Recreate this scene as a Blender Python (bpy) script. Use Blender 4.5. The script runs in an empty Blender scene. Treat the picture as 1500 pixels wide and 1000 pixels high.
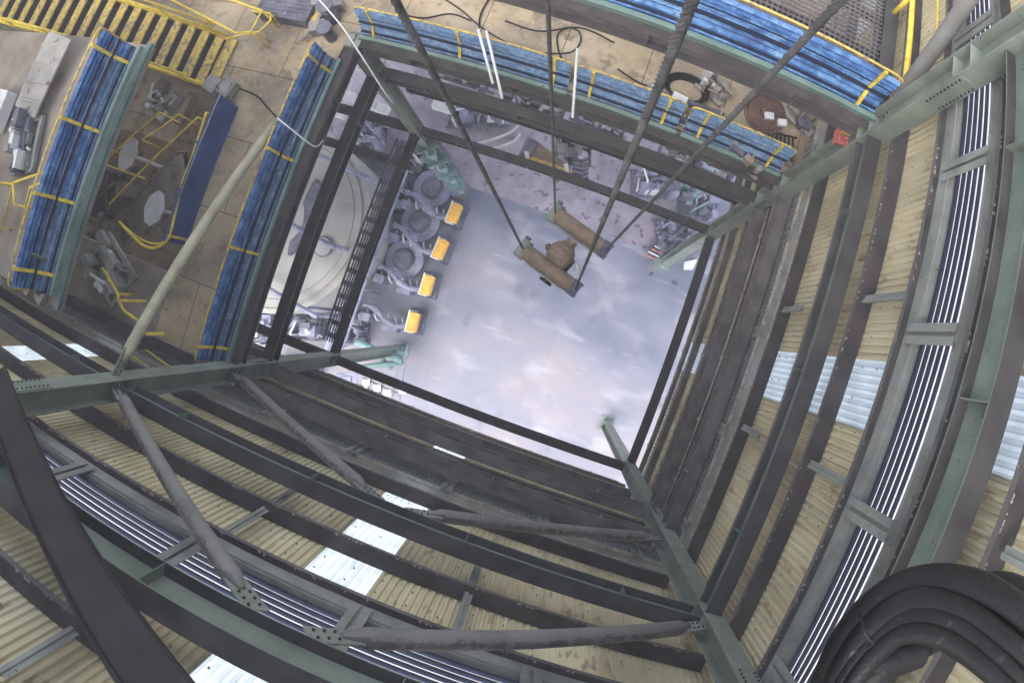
import bpy, math, random
from mathutils import Vector, Matrix
random.seed(7)
R_ = math.radians
SC = bpy.context.scene
COL = SC.collection

# ------------------------------------------------------------------ camera
H = 32.0                                   # camera height above the ground
ROT = Matrix(((0.9385079618914186, -0.34123083095824386, 0.052576852986276255),
              (0.3396852462026299, 0.9398407643969465, 0.03623908235594377),
              (-0.06177976188569229, -0.01615108607148582, 0.9979591191226512)))
F_, K_ = 1026.664, -0.110843               # fisheye of the lens, in pixels of the 1500 px photograph
POLY = (0.0391773839, 0.000429855086, -3.16219199e-05, 1.16798432e-06)
cam = bpy.data.cameras.new('camera'); co = bpy.data.objects.new('camera', cam); COL.objects.link(co)
co.matrix_world = Matrix.Translation((0, 0, H)) @ ROT.to_4x4()
cam.type = 'PANO'; cam.panorama_type = 'FISHEYE_LENS_POLYNOMIAL'
cam.sensor_width = 36.0; cam.sensor_height = 36.0*682/1024
cam.fisheye_fov = math.pi; cam.fisheye_polynomial_k0 = 0.0
cam.fisheye_polynomial_k1 = -POLY[0]; cam.fisheye_polynomial_k2 = -POLY[1]
cam.fisheye_polynomial_k3 = -POLY[2]; cam.fisheye_polynomial_k4 = -POLY[3]
cam.clip_start = 0.02; cam.clip_end = 3000
SC.camera = co

# ------------------------------------------------------------------ light
w = bpy.data.worlds.new('World'); SC.world = w; w.use_nodes = True
nt = w.node_tree; bg = nt.nodes['Background']
sky = nt.nodes.new('ShaderNodeTexSky'); sky.sky_type = 'NISHITA'; sky.sun_disc = False
SUN_EL, SUN_AZ = R_(58), R_(205)
sky.sun_elevation = SUN_EL; sky.sun_rotation = SUN_AZ
sky.air_density = 1.0; sky.dust_density = 3.0
hs = nt.nodes.new('ShaderNodeHueSaturation'); hs.inputs['Saturation'].default_value = .45     # thin overcast
nt.links.new(sky.outputs[0], hs.inputs['Color']); nt.links.new(hs.outputs[0], bg.inputs['Color']); bg.inputs['Strength'].default_value = 0.12
sl = bpy.data.lights.new('sun', 'SUN'); sl.energy = 0.5; sl.angle = R_(40); sl.color = (1.0, 0.96, 0.9)
so = bpy.data.objects.new('sun', sl); COL.objects.link(so)
sd = Vector((math.cos(SUN_EL)*math.sin(SUN_AZ), math.cos(SUN_EL)*math.cos(SUN_AZ), math.sin(SUN_EL)))
so.rotation_euler = sd.to_track_quat('Z', 'Y').to_euler(); so.location = (0, 0, 60)
SC.view_settings.view_transform = 'Standard'; SC.view_settings.look = 'None'
SC.view_settings.exposure = 2.15; SC.view_settings.gamma = 1.0
SC.render.engine = 'CYCLES'
SC.cycles.max_bounces = 8; SC.cycles.diffuse_bounces = 5; SC.cycles.use_denoising = True

# ------------------------------------------------------------------ helpers
def ray(px, py):
    dx, dy = px-750.0, 500.0-py
    r = math.hypot(dx, dy); th = r/F_
    for _ in range(15):
        th -= (F_*th*(1+K_*th*th)-r)/(F_*(1+3*K_*th*th))
    return ROT @ Vector((dx/r*math.sin(th), dy/r*math.sin(th), -math.cos(th)))
def AT(px, py, d):
    """the point at depth d below the camera that the photograph shows at (px, py)"""
    v = ray(px, py); v = v*(d/-v.z)
    return Vector((v.x, v.y, H-d))
def V(x, y, d): return Vector((x, y, H-d))

MATS = {}
def noise_mat(name, c1, c2, scale=3.0, rough=0.75, metal=0.0, dust=None, dust_cut=0.6, bump=0.0, bscale=40.0,
              detail=6.0, stretch=(1, 1, 1), speck=None, spec=0.3, c3=None):
    m = bpy.data.materials.new(name); m.use_nodes = True; t = m.node_tree; N = t.nodes; L = t.links
    b = N['Principled BSDF']; b.inputs['Roughness'].default_value = rough; b.inputs['Metallic'].default_value = metal
    b.inputs['Specular IOR Level'].default_value = spec
    tc = N.new('ShaderNodeNewGeometry'); mp = N.new('ShaderNodeMapping'); mp.inputs['Scale'].default_value = stretch
    L.new(tc.outputs['Position'], mp.inputs['Vector'])
    n = N.new('ShaderNodeTexNoise'); n.inputs['Scale'].default_value = scale; n.inputs['Detail'].default_value = detail
    n.inputs['Roughness'].default_value = 0.62
    L.new(mp.outputs[0], n.inputs['Vector'])
    r = N.new('ShaderNodeValToRGB'); r.color_ramp.elements[0].position = 0.36; r.color_ramp.elements[1].position = 0.64
    r.color_ramp.elements[0].color = (*c1, 1); r.color_ramp.elements[1].color = (*c2, 1)
    if c3:
        e = r.color_ramp.elements.new(0.5); e.color = (*c3, 1)
    L.new(n.outputs['Fac'], r.inputs['Fac']); out = r.outputs['Color']
    if speck:
        n2 = N.new('ShaderNodeTexNoise'); n2.inputs['Scale'].default_value = speck[1]; n2.inputs['Detail'].default_value = 4
        L.new(mp.outputs[0], n2.inputs['Vector'])
        r2 = N.new('ShaderNodeValToRGB'); r2.color_ramp.elements[0].position = speck[2]; r2.color_ramp.elements[1].position = speck[2]+0.05
        L.new(n2.outputs['Fac'], r2.inputs['Fac'])
        mx = N.new('ShaderNodeMixRGB'); L.new(r2.outputs['Color'], mx.inputs['Fac']); L.new(out, mx.inputs[1])
        mx.inputs[2].default_value = (*speck[0], 1); out = mx.outputs[0]
    if dust:   # dirt lying on faces that look up
        sx = N.new('ShaderNodeSeparateXYZ'); L.new(tc.outputs['True Normal'], sx.inputs[0])
        n3 = N.new('ShaderNodeTexNoise'); n3.inputs['Scale'].default_value = 9; n3.inputs['Detail'].default_value = 5
        L.new(tc.outputs['Position'], n3.inputs['Vector'])
        ad = N.new('ShaderNodeMath'); ad.operation = 'MULTIPLY_ADD'; L.new(n3.outputs['Fac'], ad.inputs[0]); ad.inputs[1].default_value = 0.5
        L.new(sx.outputs['Z'], ad.inputs[2])
        r3 = N.new('ShaderNodeValToRGB'); r3.color_ramp.elements[0].position = dust_cut; r3.color_ramp.elements[1].position = min(1, dust_cut+0.3)
        L.new(ad.outputs[0], r3.inputs['Fac'])
        n4 = N.new('ShaderNodeTexNoise'); n4.inputs['Scale'].default_value = 2.3; n4.inputs['Detail'].default_value = 8
        L.new(tc.outputs['Position'], n4.inputs['Vector'])
        r4 = N.new('ShaderNodeValToRGB'); r4.color_ramp.elements[0].color = (*[c*0.7 for c in dust], 1); r4.color_ramp.elements[1].color = (*[c*1.35 for c in dust], 1)
        r4.color_ramp.elements[0].position = 0.35; r4.color_ramp.elements[1].position = 0.65
        L.new(n4.outputs['Fac'], r4.inputs['Fac'])
        mx = N.new('ShaderNodeMixRGB'); L.new(r3.outputs['Color'], mx.inputs['Fac']); L.new(out, mx.inputs[1]); L.new(r4.outputs['Color'], mx.inputs[2]); out = mx.outputs[0]
    L.new(out, b.inputs['Base Color'])
    if bump:
        nb = N.new('ShaderNodeTexNoise'); nb.inputs['Scale'].default_value = bscale; nb.inputs['Detail'].default_value = 5
        L.new(tc.outputs['Position'], nb.inputs['Vector'])
        bp = N.new('ShaderNodeBump'); bp.inputs['Strength'].default_value = bump; bp.inputs['Distance'].default_value = 0.02
        L.new(nb.outputs['Fac'], bp.inputs['Height']); L.new(bp.outputs[0], b.inputs['Normal'])
    MATS[name] = m; return m

noise_mat('green_steel', (.13, .17, .145), (.20, .24, .21), 1.6, .6, dust=(.047, .044, .045), dust_cut=.75, bump=.15, bscale=60, speck=((.10, .09, .085), 14, .66))
noise_mat('green_clean', (.10, .17, .15), (.19, .27, .25), 1.2, .55, bump=.1, speck=((.08, .09, .09), 7, .66))
noise_mat('pale_edge', (.26, .23, .20), (.46, .42, .36), 5.0, .8, speck=((.2, .15, .13), 20, .55))
noise_mat('column_green', (.165, .20, .172), (.27, .305, .265), 1.2, .55, bump=.1, bscale=50, speck=((.11, .12, .11), 9, .68))
noise_mat('girt_steel', (.105, .096, .096), (.17, .157, .155), 2.2, .8, dust=(.050, .044, .045), dust_cut=.7, bump=.5, bscale=45, speck=((.36, .29, .24), 26, .67))
noise_mat('girt_dusty', (.20, .19, .185), (.31, .30, .29), 1.8, .85, dust=(.115, .105, .103), dust_cut=.7, bump=.5, bscale=45, speck=((.44, .40, .34), 14, .66))  # paler girt steel, brightness of the deep walls lifted in its colour
noise_mat('channel_grey', (.20, .21, .20), (.30, .31, .29), 2.0, .65, bump=.2, speck=((.12, .10, .09), 16, .66))
noise_mat('pipe_steel', (.17, .165, .16), (.25, .245, .235), 1.4, .55, dust=(.12, .105, .11), dust_cut=.95, bump=.2, bscale=50, speck=((.15, .09, .075), 12, .68))
noise_mat('pale_pipe', (.29, .28, .20), (.42, .40, .29), 2.0, .6, bump=.2, speck=((.2, .18, .15), 12, .66))
noise_mat('dark_steel', (.012, .012, .014), (.03, .028, .03), 2.0, .6, dust=(.018, .016, .017), bump=.5, bscale=70)
noise_mat('cladding', (.58, .52, .34), (.75, .69, .49), 1.1, .7, stretch=(1, 1, .35), bump=.1, speck=((.46, .37, .25), 5, .62), c3=(.68, .61, .41))
noise_mat('louvre_blue', (.008, .014, .035), (.016, .024, .05), 2.0, .75, spec=.1)
noise_mat('concrete_tan', (.33, .26, .175), (.50, .415, .29), .8, .85, bump=.4, bscale=30, speck=((.27, .21, .14), 2.2, .6), c3=(.47, .37, .235))
noise_mat('deck_brown', (.20, .165, .135), (.33, .285, .24), 1.2, .85, bump=.4, speck=((.28, .25, .2), 5, .66))
noise_mat('deck_grey', (.24, .23, .215), (.38, .365, .34), 1.2, .85, bump=.4, speck=((.12, .11, .10), 5, .62))
noise_mat('blue_paint', (.025, .07, .21), (.15, .29, .52), 4.0, .5, stretch=(1, 1, 1), bump=.3, bscale=60, speck=((.03, .06, .15), 26, .60), c3=(.05, .15, .38))
noise_mat('blue_worn', (.07, .13, .24), (.22, .32, .47), 6.0, .6, bump=.3, bscale=60, speck=((.05, .08, .15), 24, .58), c3=(.10, .20, .36))
noise_mat('blue_sheet', (.02, .06, .22), (.04, .10, .32), 1.5, .45, bump=.1, speck=((.5, .55, .6), 3.0, .74))
noise_mat('yellow_paint', (.66, .47, .05), (.88, .68, .10), 6.0, .5, speck=((.28, .19, .07), 18, .62))
noise_mat('yellow_worn', (.46, .36, .13), (.74, .56, .13), 7.0, .7, bump=.4, speck=((.30, .24, .16), 8, .54), c3=(.60, .45, .12))
noise_mat('white_paint', (.62, .62, .64), (.78, .78, .8), 2.0, .5)
noise_mat('cream_tank', (.29, .285, .27), (.41, .40, .38), .5, .55, speck=((.38, .35, .33), 2.5, .64))
noise_mat('lavender_steel', (.17, .18, .27), (.33, .34, .44), 1.5, .6, speck=((.12, .12, .18), 7, .6))
noise_mat('machine_dark', (.07, .07, .10), (.17, .17, .22), 2.5, .6, speck=((.4, .4, .45), 9, .68))
noise_mat('teal_paint', (.14, .25, .25), (.24, .37, .36), 1.5, .55, speck=((.1, .18, .18), 6, .62))
noise_mat('orange_paint', (.80, .42, .06), (.9, .55, .12), 3.0, .5, speck=((.55, .25, .05), 8, .64))
noise_mat('block_paint', (.17, .125, .09), (.27, .20, .14), 6.0, .6, bump=.5, speck=((.17, .145, .12), 13, .56), c3=(.22, .16, .11))
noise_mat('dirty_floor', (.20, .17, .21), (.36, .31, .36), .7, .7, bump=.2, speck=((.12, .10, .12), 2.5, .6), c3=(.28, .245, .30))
noise_mat('rope_steel', (.07, .07, .075), (.16, .16, .165), 6.0, .5, metal=.3, bump=.4, bscale=120)
noise_mat('black_rubber', (.003, .003, .004), (.009, .009, .010), 3.0, .5, bump=.2, bscale=60, spec=.25, speck=((.03, .03, .03), 30, .66))
noise_mat('rust_red', (.075, .045, .035), (.15, .085, .065), 4.0, .7, speck=((.1, .05, .05), 9, .6))
noise_mat('sign_red', (.42, .09, .07), (.6, .2, .15), 9.0, .5, speck=((.8, .7, .65), 12, .62))
noise_mat('asphalt_pale', (.37, .36, .37), (.46, .44, .45), .25, .9, bump=.2)

def floor_mat(name):
    m = bpy.data.materials.new(name); m.use_nodes = True; t = m.node_tree; N = t.nodes; L = t.links
    b = N['Principled BSDF']
    g = N.new('ShaderNodeNewGeometry')
    def nz(scale, detail, rot, st, dist=0.0, loc=(0, 0, 0)):
        mp = N.new('ShaderNodeMapping'); mp.inputs['Rotation'].default_value = (0, 0, R_(rot)); mp.inputs['Scale'].default_value = st; mp.inputs['Location'].default_value = loc
        L.new(g.outputs['Position'], mp.inputs['Vector'])
        n = N.new('ShaderNodeTexNoise'); n.inputs['Scale'].default_value = scale; n.inputs['Detail'].default_value = detail; n.inputs['Distortion'].default_value = dist
        L.new(mp.outputs[0], n.inputs['Vector']); return n
    n = nz(.28, 4, 10, (.7, 1.2, 1), .3)
    sx = N.new('ShaderNodeSeparateXYZ'); L.new(g.outputs['Position'], sx.inputs[0])
    ad = N.new('ShaderNodeMath'); ad.operation = 'MULTIPLY_ADD'; L.new(sx.outputs['Y'], ad.inputs[0]); ad.inputs[1].default_value = -.03; L.new(n.outputs['Fac'], ad.inputs[2])
    r = N.new('ShaderNodeValToRGB'); e = r.color_ramp.elements
    e[0].position = .30; e[0].color = (.135, .15, .21, 1); e[1].position = .72; e[1].color = (.31, .275, .30, 1)
    x = e.new(.5); x.color = (.235, .24, .305, 1)
    L.new(ad.outputs[0], r.inputs['Fac'])
    out = r.outputs[0]
    for (sc_, rot, st, lo, hi, colr, amt, seed) in ((.7, -18, (.5, 1.3, 1), .52, .78, (.44, .43, .48, 1), .75, 3), (.5, 35, (1, 1, 1), .55, .75, (.47, .41, .44, 1), .5, 11), (1.3, -20, (.3, 1.7, 1), .60, .82, (.56, .55, .58, 1), .5, 23), (.7, 60, (1, .8, 1), .60, .78, (.12, .125, .17, 1), .9, 31), (2.6, 20, (.6, 1.2, 1), .66, .74, (.16, .16, .20, 1), .45, 47)):
        n2 = nz(sc_, 5, rot, st, .2, (seed, seed*.7, 0)); r2 = N.new('ShaderNodeValToRGB'); r2.color_ramp.interpolation = 'EASE'
        r2.color_ramp.elements[0].position = lo; r2.color_ramp.elements[1].position = hi; r2.color_ramp.elements[1].color = (amt, amt, amt, 1)
        L.new(n2.outputs['Fac'], r2.inputs['Fac'])
        mx = N.new('ShaderNodeMixRGB'); L.new(r2.outputs[0], mx.inputs[0]); L.new(out, mx.inputs[1]); mx.inputs[2].default_value = colr; out = mx.outputs[0]
    mp = N.new('ShaderNodeMapping'); mp.inputs['Rotation'].default_value = (0, 0, R_(-3)); L.new(g.outputs['Position'], mp.inputs['Vector'])
    br = N.new('ShaderNodeTexBrick'); br.offset = .0; br.inputs['Scale'].default_value = 1; br.inputs['Brick Width'].default_value = 5.1; br.inputs['Row Height'].default_value = 4.3; br.inputs['Mortar Size'].default_value = .02; br.inputs['Mortar Smooth'].default_value = .6
    br.inputs['Color1'].default_value = (1, 1, 1, 1); br.inputs['Color2'].default_value = (.90, .91, .93, 1); br.inputs['Mortar'].default_value = (.86, .86, .88, 1); L.new(mp.outputs[0], br.inputs['Vector'])
    mm = N.new('ShaderNodeMixRGB'); mm.blend_type = 'MULTIPLY'; mm.inputs[0].default_value = 1; L.new(out, mm.inputs[1]); L.new(br.outputs[0], mm.inputs[2]); out = mm.outputs[0]
    L.new(out, b.inputs['Base Color'])
    rr = N.new('ShaderNodeMapRange'); rr.inputs[3].default_value = .28; rr.inputs[4].default_value = .7; L.new(n.outputs['Fac'], rr.inputs[0]); L.new(rr.outputs[0], b.inputs['Roughness'])
    MATS[name] = m
floor_mat('yard_floor')

def slab_mat():
    m = MATS['concrete_tan']; t = m.node_tree; N = t.nodes; L = t.links; b = N['Principled BSDF']
    src = b.inputs['Base Color'].links[0].from_socket
    g0 = N.new('ShaderNodeNewGeometry')
    for sc_, lo, hi, c_, am in ((.55, .48, .68, (.22, .19, .16, 1), .75), (3.1, .56, .70, (.19, .14, .10, 1), .55), (11, .60, .68, (.55, .50, .42, 1), .5)):
        n = N.new('ShaderNodeTexNoise'); n.inputs['Scale'].default_value = sc_; n.inputs['Detail'].default_value = 7; n.inputs['Distortion'].default_value = .5; L.new(g0.outputs['Position'], n.inputs['Vector'])
        r = N.new('ShaderNodeValToRGB'); r.color_ramp.elements[0].position = lo; r.color_ramp.elements[1].position = hi; r.color_ramp.elements[1].color = (am, am, am, 1); L.new(n.outputs['Fac'], r.inputs[0])
        mx = N.new('ShaderNodeMixRGB'); L.new(r.outputs[0], mx.inputs[0]); L.new(src, mx.inputs[1]); mx.inputs[2].default_value = c_; src = mx.outputs[0]
    g = N.new('ShaderNodeNewGeometry'); br = N.new('ShaderNodeTexBrick'); br.offset = 0.27
    br.inputs['Scale'].default_value = 1.0; br.inputs['Brick Width'].default_value = 1.85; br.inputs['Row Height'].default_value = 1.7
    br.inputs['Mortar Size'].default_value = .012; br.inputs['Mortar Smooth'].default_value = .3
    br.inputs['Color1'].default_value = (1, 1, 1, 1); br.inputs['Color2'].default_value = (.86, .87, .9, 1); br.inputs['Mortar'].default_value = (.25, .22, .2, 1)
    L.new(g.outputs['Position'], br.inputs['Vector'])
    mm = N.new('ShaderNodeMixRGB'); mm.blend_type = 'MULTIPLY'; mm.inputs[0].default_value = 1
    L.new(src, mm.inputs[1]); L.new(br.outputs['Color'], mm.inputs[2]); L.new(mm.outputs[0], b.inputs['Base Color'])
slab_mat()

def clad_detail():
    m = MATS['cladding']; t = m.node_tree; N = t.nodes; L = t.links; b = N['Principled BSDF']
    src = b.inputs['Base Color'].links[0].from_socket
    g = N.new('ShaderNodeNewGeometry'); sp = N.new('ShaderNodeSeparateXYZ'); L.new(g.outputs['Position'], sp.inputs[0])
    a = N.new('ShaderNodeMath'); a.operation = 'ADD'; L.new(sp.outputs['X'], a.inputs[0]); L.new(sp.outputs['Y'], a.inputs[1])
    f = N.new('ShaderNodeMath'); f.operation = 'SNAP'; f.inputs[1].default_value = .93; L.new(a.outputs[0], f.inputs[0])
    wn = N.new('ShaderNodeTexWhiteNoise'); wn.noise_dimensions = '1D'; L.new(f.outputs[0], wn.inputs['W'])
    mr = N.new('ShaderNodeMapRange'); mr.inputs[3].default_value = .82; mr.inputs[4].default_value = 1.06; L.new(wn.outputs['Value'], mr.inputs[0])
    m1 = N.new('ShaderNodeMixRGB'); m1.blend_type = 'MULTIPLY'; m1.inputs[0].default_value = 1; L.new(src, m1.inputs[1]); L.new(mr.outputs[0], m1.inputs[2])
    mp = N.new('ShaderNodeMapping'); mp.inputs['Scale'].default_value = (7, 7, .45); L.new(g.outputs['Position'], mp.inputs['Vector'])
    n = N.new('ShaderNodeTexNoise'); n.inputs['Scale'].default_value = 1.3; n.inputs['Detail'].default_value = 5; L.new(mp.outputs[0], n.inputs['Vector'])
    r = N.new('ShaderNodeValToRGB'); r.color_ramp.elements[0].position = .54; r.color_ramp.elements[1].position = .72; r.color_ramp.elements[1].color = (.4, .4, .4, 1); L.new(n.outputs['Fac'], r.inputs[0])
    m2 = N.new('ShaderNodeMixRGB'); L.new(r.outputs[0], m2.inputs[0]); L.new(m1.outputs[0], m2.inputs[1]); m2.inputs[2].default_value = (.36, .25, .15, 1)
    L.new(m2.outputs[0], b.inputs['Base Color'])
clad_detail()

def sheet_mat():
    m = bpy.data.materials.new('translucent_sheet'); m.use_nodes = True; t = m.node_tree; N = t.nodes; L = t.links
    for n in list(N):
        if n.type != 'OUTPUT_MATERIAL': N.remove(n)
    o = [n for n in N if n.type == 'OUTPUT_MATERIAL'][0]
    d = N.new('ShaderNodeBsdfDiffuse'); d.inputs[0].default_value = (.62, .66, .68, 1)
    tr = N.new('ShaderNodeBsdfTranslucent'); g = N.new('ShaderNodeNewGeometry')
    n = N.new('ShaderNodeTexNoise'); n.inputs['Scale'].default_value = 2; n.inputs['Detail'].default_value = 5; L.new(g.outputs['Position'], n.inputs['Vector'])
    r = N.new('ShaderNodeValToRGB'); r.color_ramp.elements[0].position = .3; r.color_ramp.elements[0].color = (.36, .42, .45, 1); r.color_ramp.elements[1].position = .6; r.color_ramp.elements[1].color = (.56, .63, .68, 1)
    L.new(n.outputs['Fac'], r.inputs[0]); L.new(r.outputs[0], tr.inputs[0])
    mx = N.new('ShaderNodeMixShader'); mx.inputs[0].default_value = .75; L.new(d.outputs[0], mx.inputs[1]); L.new(tr.outputs[0], mx.inputs[2])
    L.new(mx.outputs[0], o.inputs[0]); MATS['translucent_sheet'] = m
sheet_mat()

class MB:
    def __init__(s): s.v = []; s.f = []; s.sm = []
    def add(s, vs, fs, smooth=False):
        o = len(s.v); s.v += [Vector(v) for v in vs]; s.f += [tuple(i+o for i in f) for f in fs]; s.sm += [smooth]*len(fs); return s
    def frame(s, c, X, Y, Z, a, b, h):       # box from centre, axes, half sizes
        vs = [c+X*(i*a)+Y*(j*b)+Z*(k*h) for k in (-1, 1) for j in (-1, 1) for i in (-1, 1)]
        return s.add(vs, [(0, 2, 3, 1), (4, 5, 7, 6), (0, 1, 5, 4), (2, 6, 7, 3), (0, 4, 6, 2), (1, 3, 7, 5)])
    def box(s, c, size, rz=0.0):
        X = Vector((math.cos(rz), math.sin(rz), 0)); Y = Vector((-math.sin(rz), math.cos(rz), 0))
        return s.frame(Vector(c), X, Y, Vector((0, 0, 1)), size[0]/2, size[1]/2, size[2]/2)
    def bar(s, A, B, w, h, up=(0, 0, 1), ou=0.0, ov=0.0):   # box along A-B; w across, h along up
        A = Vector(A); B = Vector(B); T = (B-A).normalized(); U = Vector(up); U = (U-T*U.dot(T)).normalized(); S = T.cross(U)
        c = (A+B)/2+S*ou+U*ov
        return s.frame(c, T, S, U, (B-A).length/2, w/2, h/2)
    def ibeam(s, A, B, w, h, tf=.02, tw=.014, up=(0, 0, 1)):
        s.bar(A, B, w, tf, up, 0, h/2-tf/2); s.bar(A, B, w, tf, up, 0, -h/2+tf/2); s.bar(A, B, tw, h-2*tf+.002, up); return s
    def channel(s, A, B, w, h, t=.012, up=(0, 0, 1), side=1):  # plate of width w with downward lips
        s.bar(A, B, w, t, up); s.bar(A, B, t, h, up, side*(w/2-t/2), -h/2-t/2+.001); return s
    def tube(s, pts, r, n=10, closed=False, caps=True):
        pts = [Vector(p) for p in pts]; m = len(pts); rr = r if isinstance(r, (list, tuple)) else [r]*m
        T = []
        for i in range(m):
            a = pts[i-1] if (i > 0 or closed) else pts[0]; b = pts[(i+1) % m] if (i < m-1 or closed) else pts[-1]
            T.append((b-a).normalized())
        ref = Vector((0, 0, 1)) if abs(T[0].z) < .9 else Vector((1, 0, 0))
        U = (ref-T[0]*ref.dot(T[0])).normalized(); vs = []
        for i in range(m):
            U = (U-T[i]*U.dot(T[i])).normalized(); W = T[i].cross(U)
            for k in range(n):
                a = 2*math.pi*k/n; vs.append(pts[i]+(U*math.cos(a)+W*math.sin(a))*rr[i])
        fs = []
        for i in range(m if closed else m-1):
            j = (i+1) % m
            for k in range(n):
                l = (k+1) % n; fs.append((i*n+k, i*n+l, j*n+l, j*n+k))
        s.add(vs, fs, True)
        if caps and not closed:
            o = len(s.v)-m*n
            s.f.append(tuple(o+k for k in reversed(range(n)))); s.f.append(tuple(o+(m-1)*n+k for k in range(n))); s.sm += [False, False]
        return s
    def cyl(s, A, B, r, n=16): return s.tube([A, B], r, n)
    def lathe(s, c, prof, n=32, ax=(0, 0, 1)):
        c = Vector(c); Z = Vector(ax).normalized(); ref = Vector((1, 0, 0)) if abs(Z.x) < .9 else Vector((0, 1, 0))
        X = (ref-Z*ref.dot(Z)).normalized(); Y = Z.cross(X); m = len(prof); vs = []
        for (r, z) in prof:
            for k in range(n):
                a = 2*math.pi*k/n; vs.append(c+X*(r*math.cos(a))+Y*(r*math.sin(a))+Z*z)
        fs = [(i*n+k, i*n+(k+1) % n, (i+1)*n+(k+1) % n, (i+1)*n+k) for i in range(m-1) for k in range(n)]
        s.add(vs, fs, False)
        o = len(s.v)-m*n; s.f.append(tuple(o+k for k in reversed(range(n)))); s.f.append(tuple(o+(m-1)*n+k for k in range(n))); s.sm += [False]*2
        return s
    def build(s, name, mat, parent=None, loc=None, bevel=0.0):
        if parent is not None: loc = parent['_w']
        if loc is None:
            lo = [min(v[i] for v in s.v) for i in range(3)]; hi = [max(v[i] for v in s.v) for i in range(3)]
            loc = ((lo[0]+hi[0])/2, (lo[1]+hi[1])/2, lo[2])
        L = Vector(loc); me = bpy.data.meshes.new(name)
        me.from_pydata([v-L for v in s.v], [], s.f); me.polygons.foreach_set('use_smooth', s.sm); me.update()
        me.materials.append(MATS[mat] if isinstance(mat, str) else mat)
        o = bpy.data.objects.new(name, me); COL.objects.link(o); o['_w'] = tuple(L)
        if parent is not None: o.parent = parent
        else: o.location = L
        if bevel:
            b = o.modifiers.new('bevel', 'BEVEL'); b.width = bevel; b.segments = 2; b.limit_method = 'ANGLE'
        return o
def tag(o, label=None, cat=None, group=None, kind=None):
    if label: o['label'] = label
    if cat: o['category'] = cat
    if group: o['group'] = group
    if kind: o['kind'] = kind
    return o
def thing(name, loc, label, cat, group=None):
    o = bpy.data.objects.new(name, None); COL.objects.link(o); o.location = loc; o['_w'] = tuple(Vector(loc)); o.empty_display_size = .3
    return tag(o, label, cat, group)
def copy_tree(o, loc, label, group=None):
    c = o.copy(); COL.objects.link(c); c.location = loc; c['label'] = label
    for ch in list(o.children):
        d = ch.copy(); COL.objects.link(d); d.parent = c
        for g in list(ch.children):
            e = g.copy(); COL.objects.link(e); e.parent = d
    return c
def spline(pts, n=8):
    pts = [Vector(p) for p in pts]; out = []
    P = [pts[0]]+pts+[pts[-1]]
    for i in range(1, len(P)-2):
        for k in range(n):
            t = k/n; a, b, c, d = P[i-1], P[i], P[i+1], P[i+2]
            out.append(.5*((2*b)+(c-a)*t+(2*a-5*b+4*c-d)*t*t+(3*b-a-3*c+d)*t**3))
    out.append(pts[-1]); return out

# ------------------------------------------------------------------ ground
X0, X1, Y0, Y1 = -6.35, 3.65, -3.25, 4.62          # column grid of the shaft
XC, YC = 4.10, -3.92                               # planes of the two clad walls
XF, YF = -17.0, 13.0                               # far ends of the clad walls
m = MB(); m.add([(-700, -700, 0), (700, -700, 0), (700, 700, 0), (-700, 700, 0)], [(0, 1, 2, 3)])
tag(m.build('ground', 'asphalt_pale', loc=(0, 0, 0)), kind='structure')
m = MB(); z = .004
m.add([(XF-2, -9.0, z), (9, -9.0, z), (9, YF+2, z), (XF-2, YF+2, z)], [(0, 1, 2, 3)])
tag(m.build('yard_floor', 'yard_floor', loc=(0, 0, 0)), kind='structure')

m = MB(); z = .008  # purple brown floor area beyond the shaft
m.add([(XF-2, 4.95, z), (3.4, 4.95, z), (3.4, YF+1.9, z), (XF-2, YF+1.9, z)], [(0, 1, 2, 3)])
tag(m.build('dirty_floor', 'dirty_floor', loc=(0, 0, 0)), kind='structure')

# ------------------------------------------------------------------ corner columns
COLS = {'C1': (X0, Y1), 'C2': (X1, Y1), 'C3': (X1, Y0), 'C4': (X0, Y0)}
def column(key, sx, sy, label, top=H+1.5):
    x, y = COLS[key]; hw = .19
    t = thing('steel_column', (x, y, 0), label, 'column', 'columns at the corners of the shaft')
    m = MB()                                           # H section, flanges facing the walls
    m.bar((x, y, .03), (x, y, top), .36, .02, (0, 1, 0), 0, hw-.01); m.bar((x, y, .03), (x, y, top), .36, .02, (0, 1, 0), 0, -hw+.01)
    m.bar((x, y, .03), (x, y, top), .016, .344, (0, 1, 0))
    m.build('shaft', 'column_green', t)
    b = MB(); b.box((x, y, .02), (.7, .7, .04))
    for i in (-1, 1):
        for j in (-1, 1): b.cyl((x+.28*i, y+.28*j, .04), (x+.28*i, y+.28*j, .10), .025, 8)
    b.build('base_plate', 'column_green', t)
    for dc in (6.75, 15.4):                            # bolted splice
        if H-dc > top-.6: continue
        s = MB(); zc = H-dc
        for j in (-1, 1): s.bar((x, y, zc-.55), (x, y, zc+.55), .32, .016, (0, 1, 0), 0, j*(hw+.0085))
        pl = s.build('splice_plate', 'column_green', t)
        bt = MB()
        for j in (-1, 1):
            for i in (-.11, .11):
                for k in range(10):
                    zz = zc-.47+k*.104
                    bt.cyl((x+i, y+j*(hw+.016), zz), (x+i, y+j*(hw+.034), zz), .018, 6)
        bt.build('bolt_rows', 'dark_steel', pl)['kind'] = 'stuff'
    for d in (6.15, 9.4, 14.06, 16.0, 21.4):           # stiffeners in the web pockets
        if H-d > top-.2: continue
        s = MB()
        for dz in (-.24, .24):
            for i in (-1, 1): s.box((x+i*.092, y, H-d+dz), (.165, .33, .014))
        s.build('stiffener', 'column_green', t)
    return t
column('C1', 1, -1, 'green grey steel column in the corner beside the round cream tank', H-13.75)
column('C2', -1, -1, 'green grey steel column carrying the small red sign')
column('C3', -1, 1, 'green grey steel column where the two tan clad walls meet')
column('C4', 1, 1, 'green grey steel column crossing the left edge below the yellow stairs')

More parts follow.
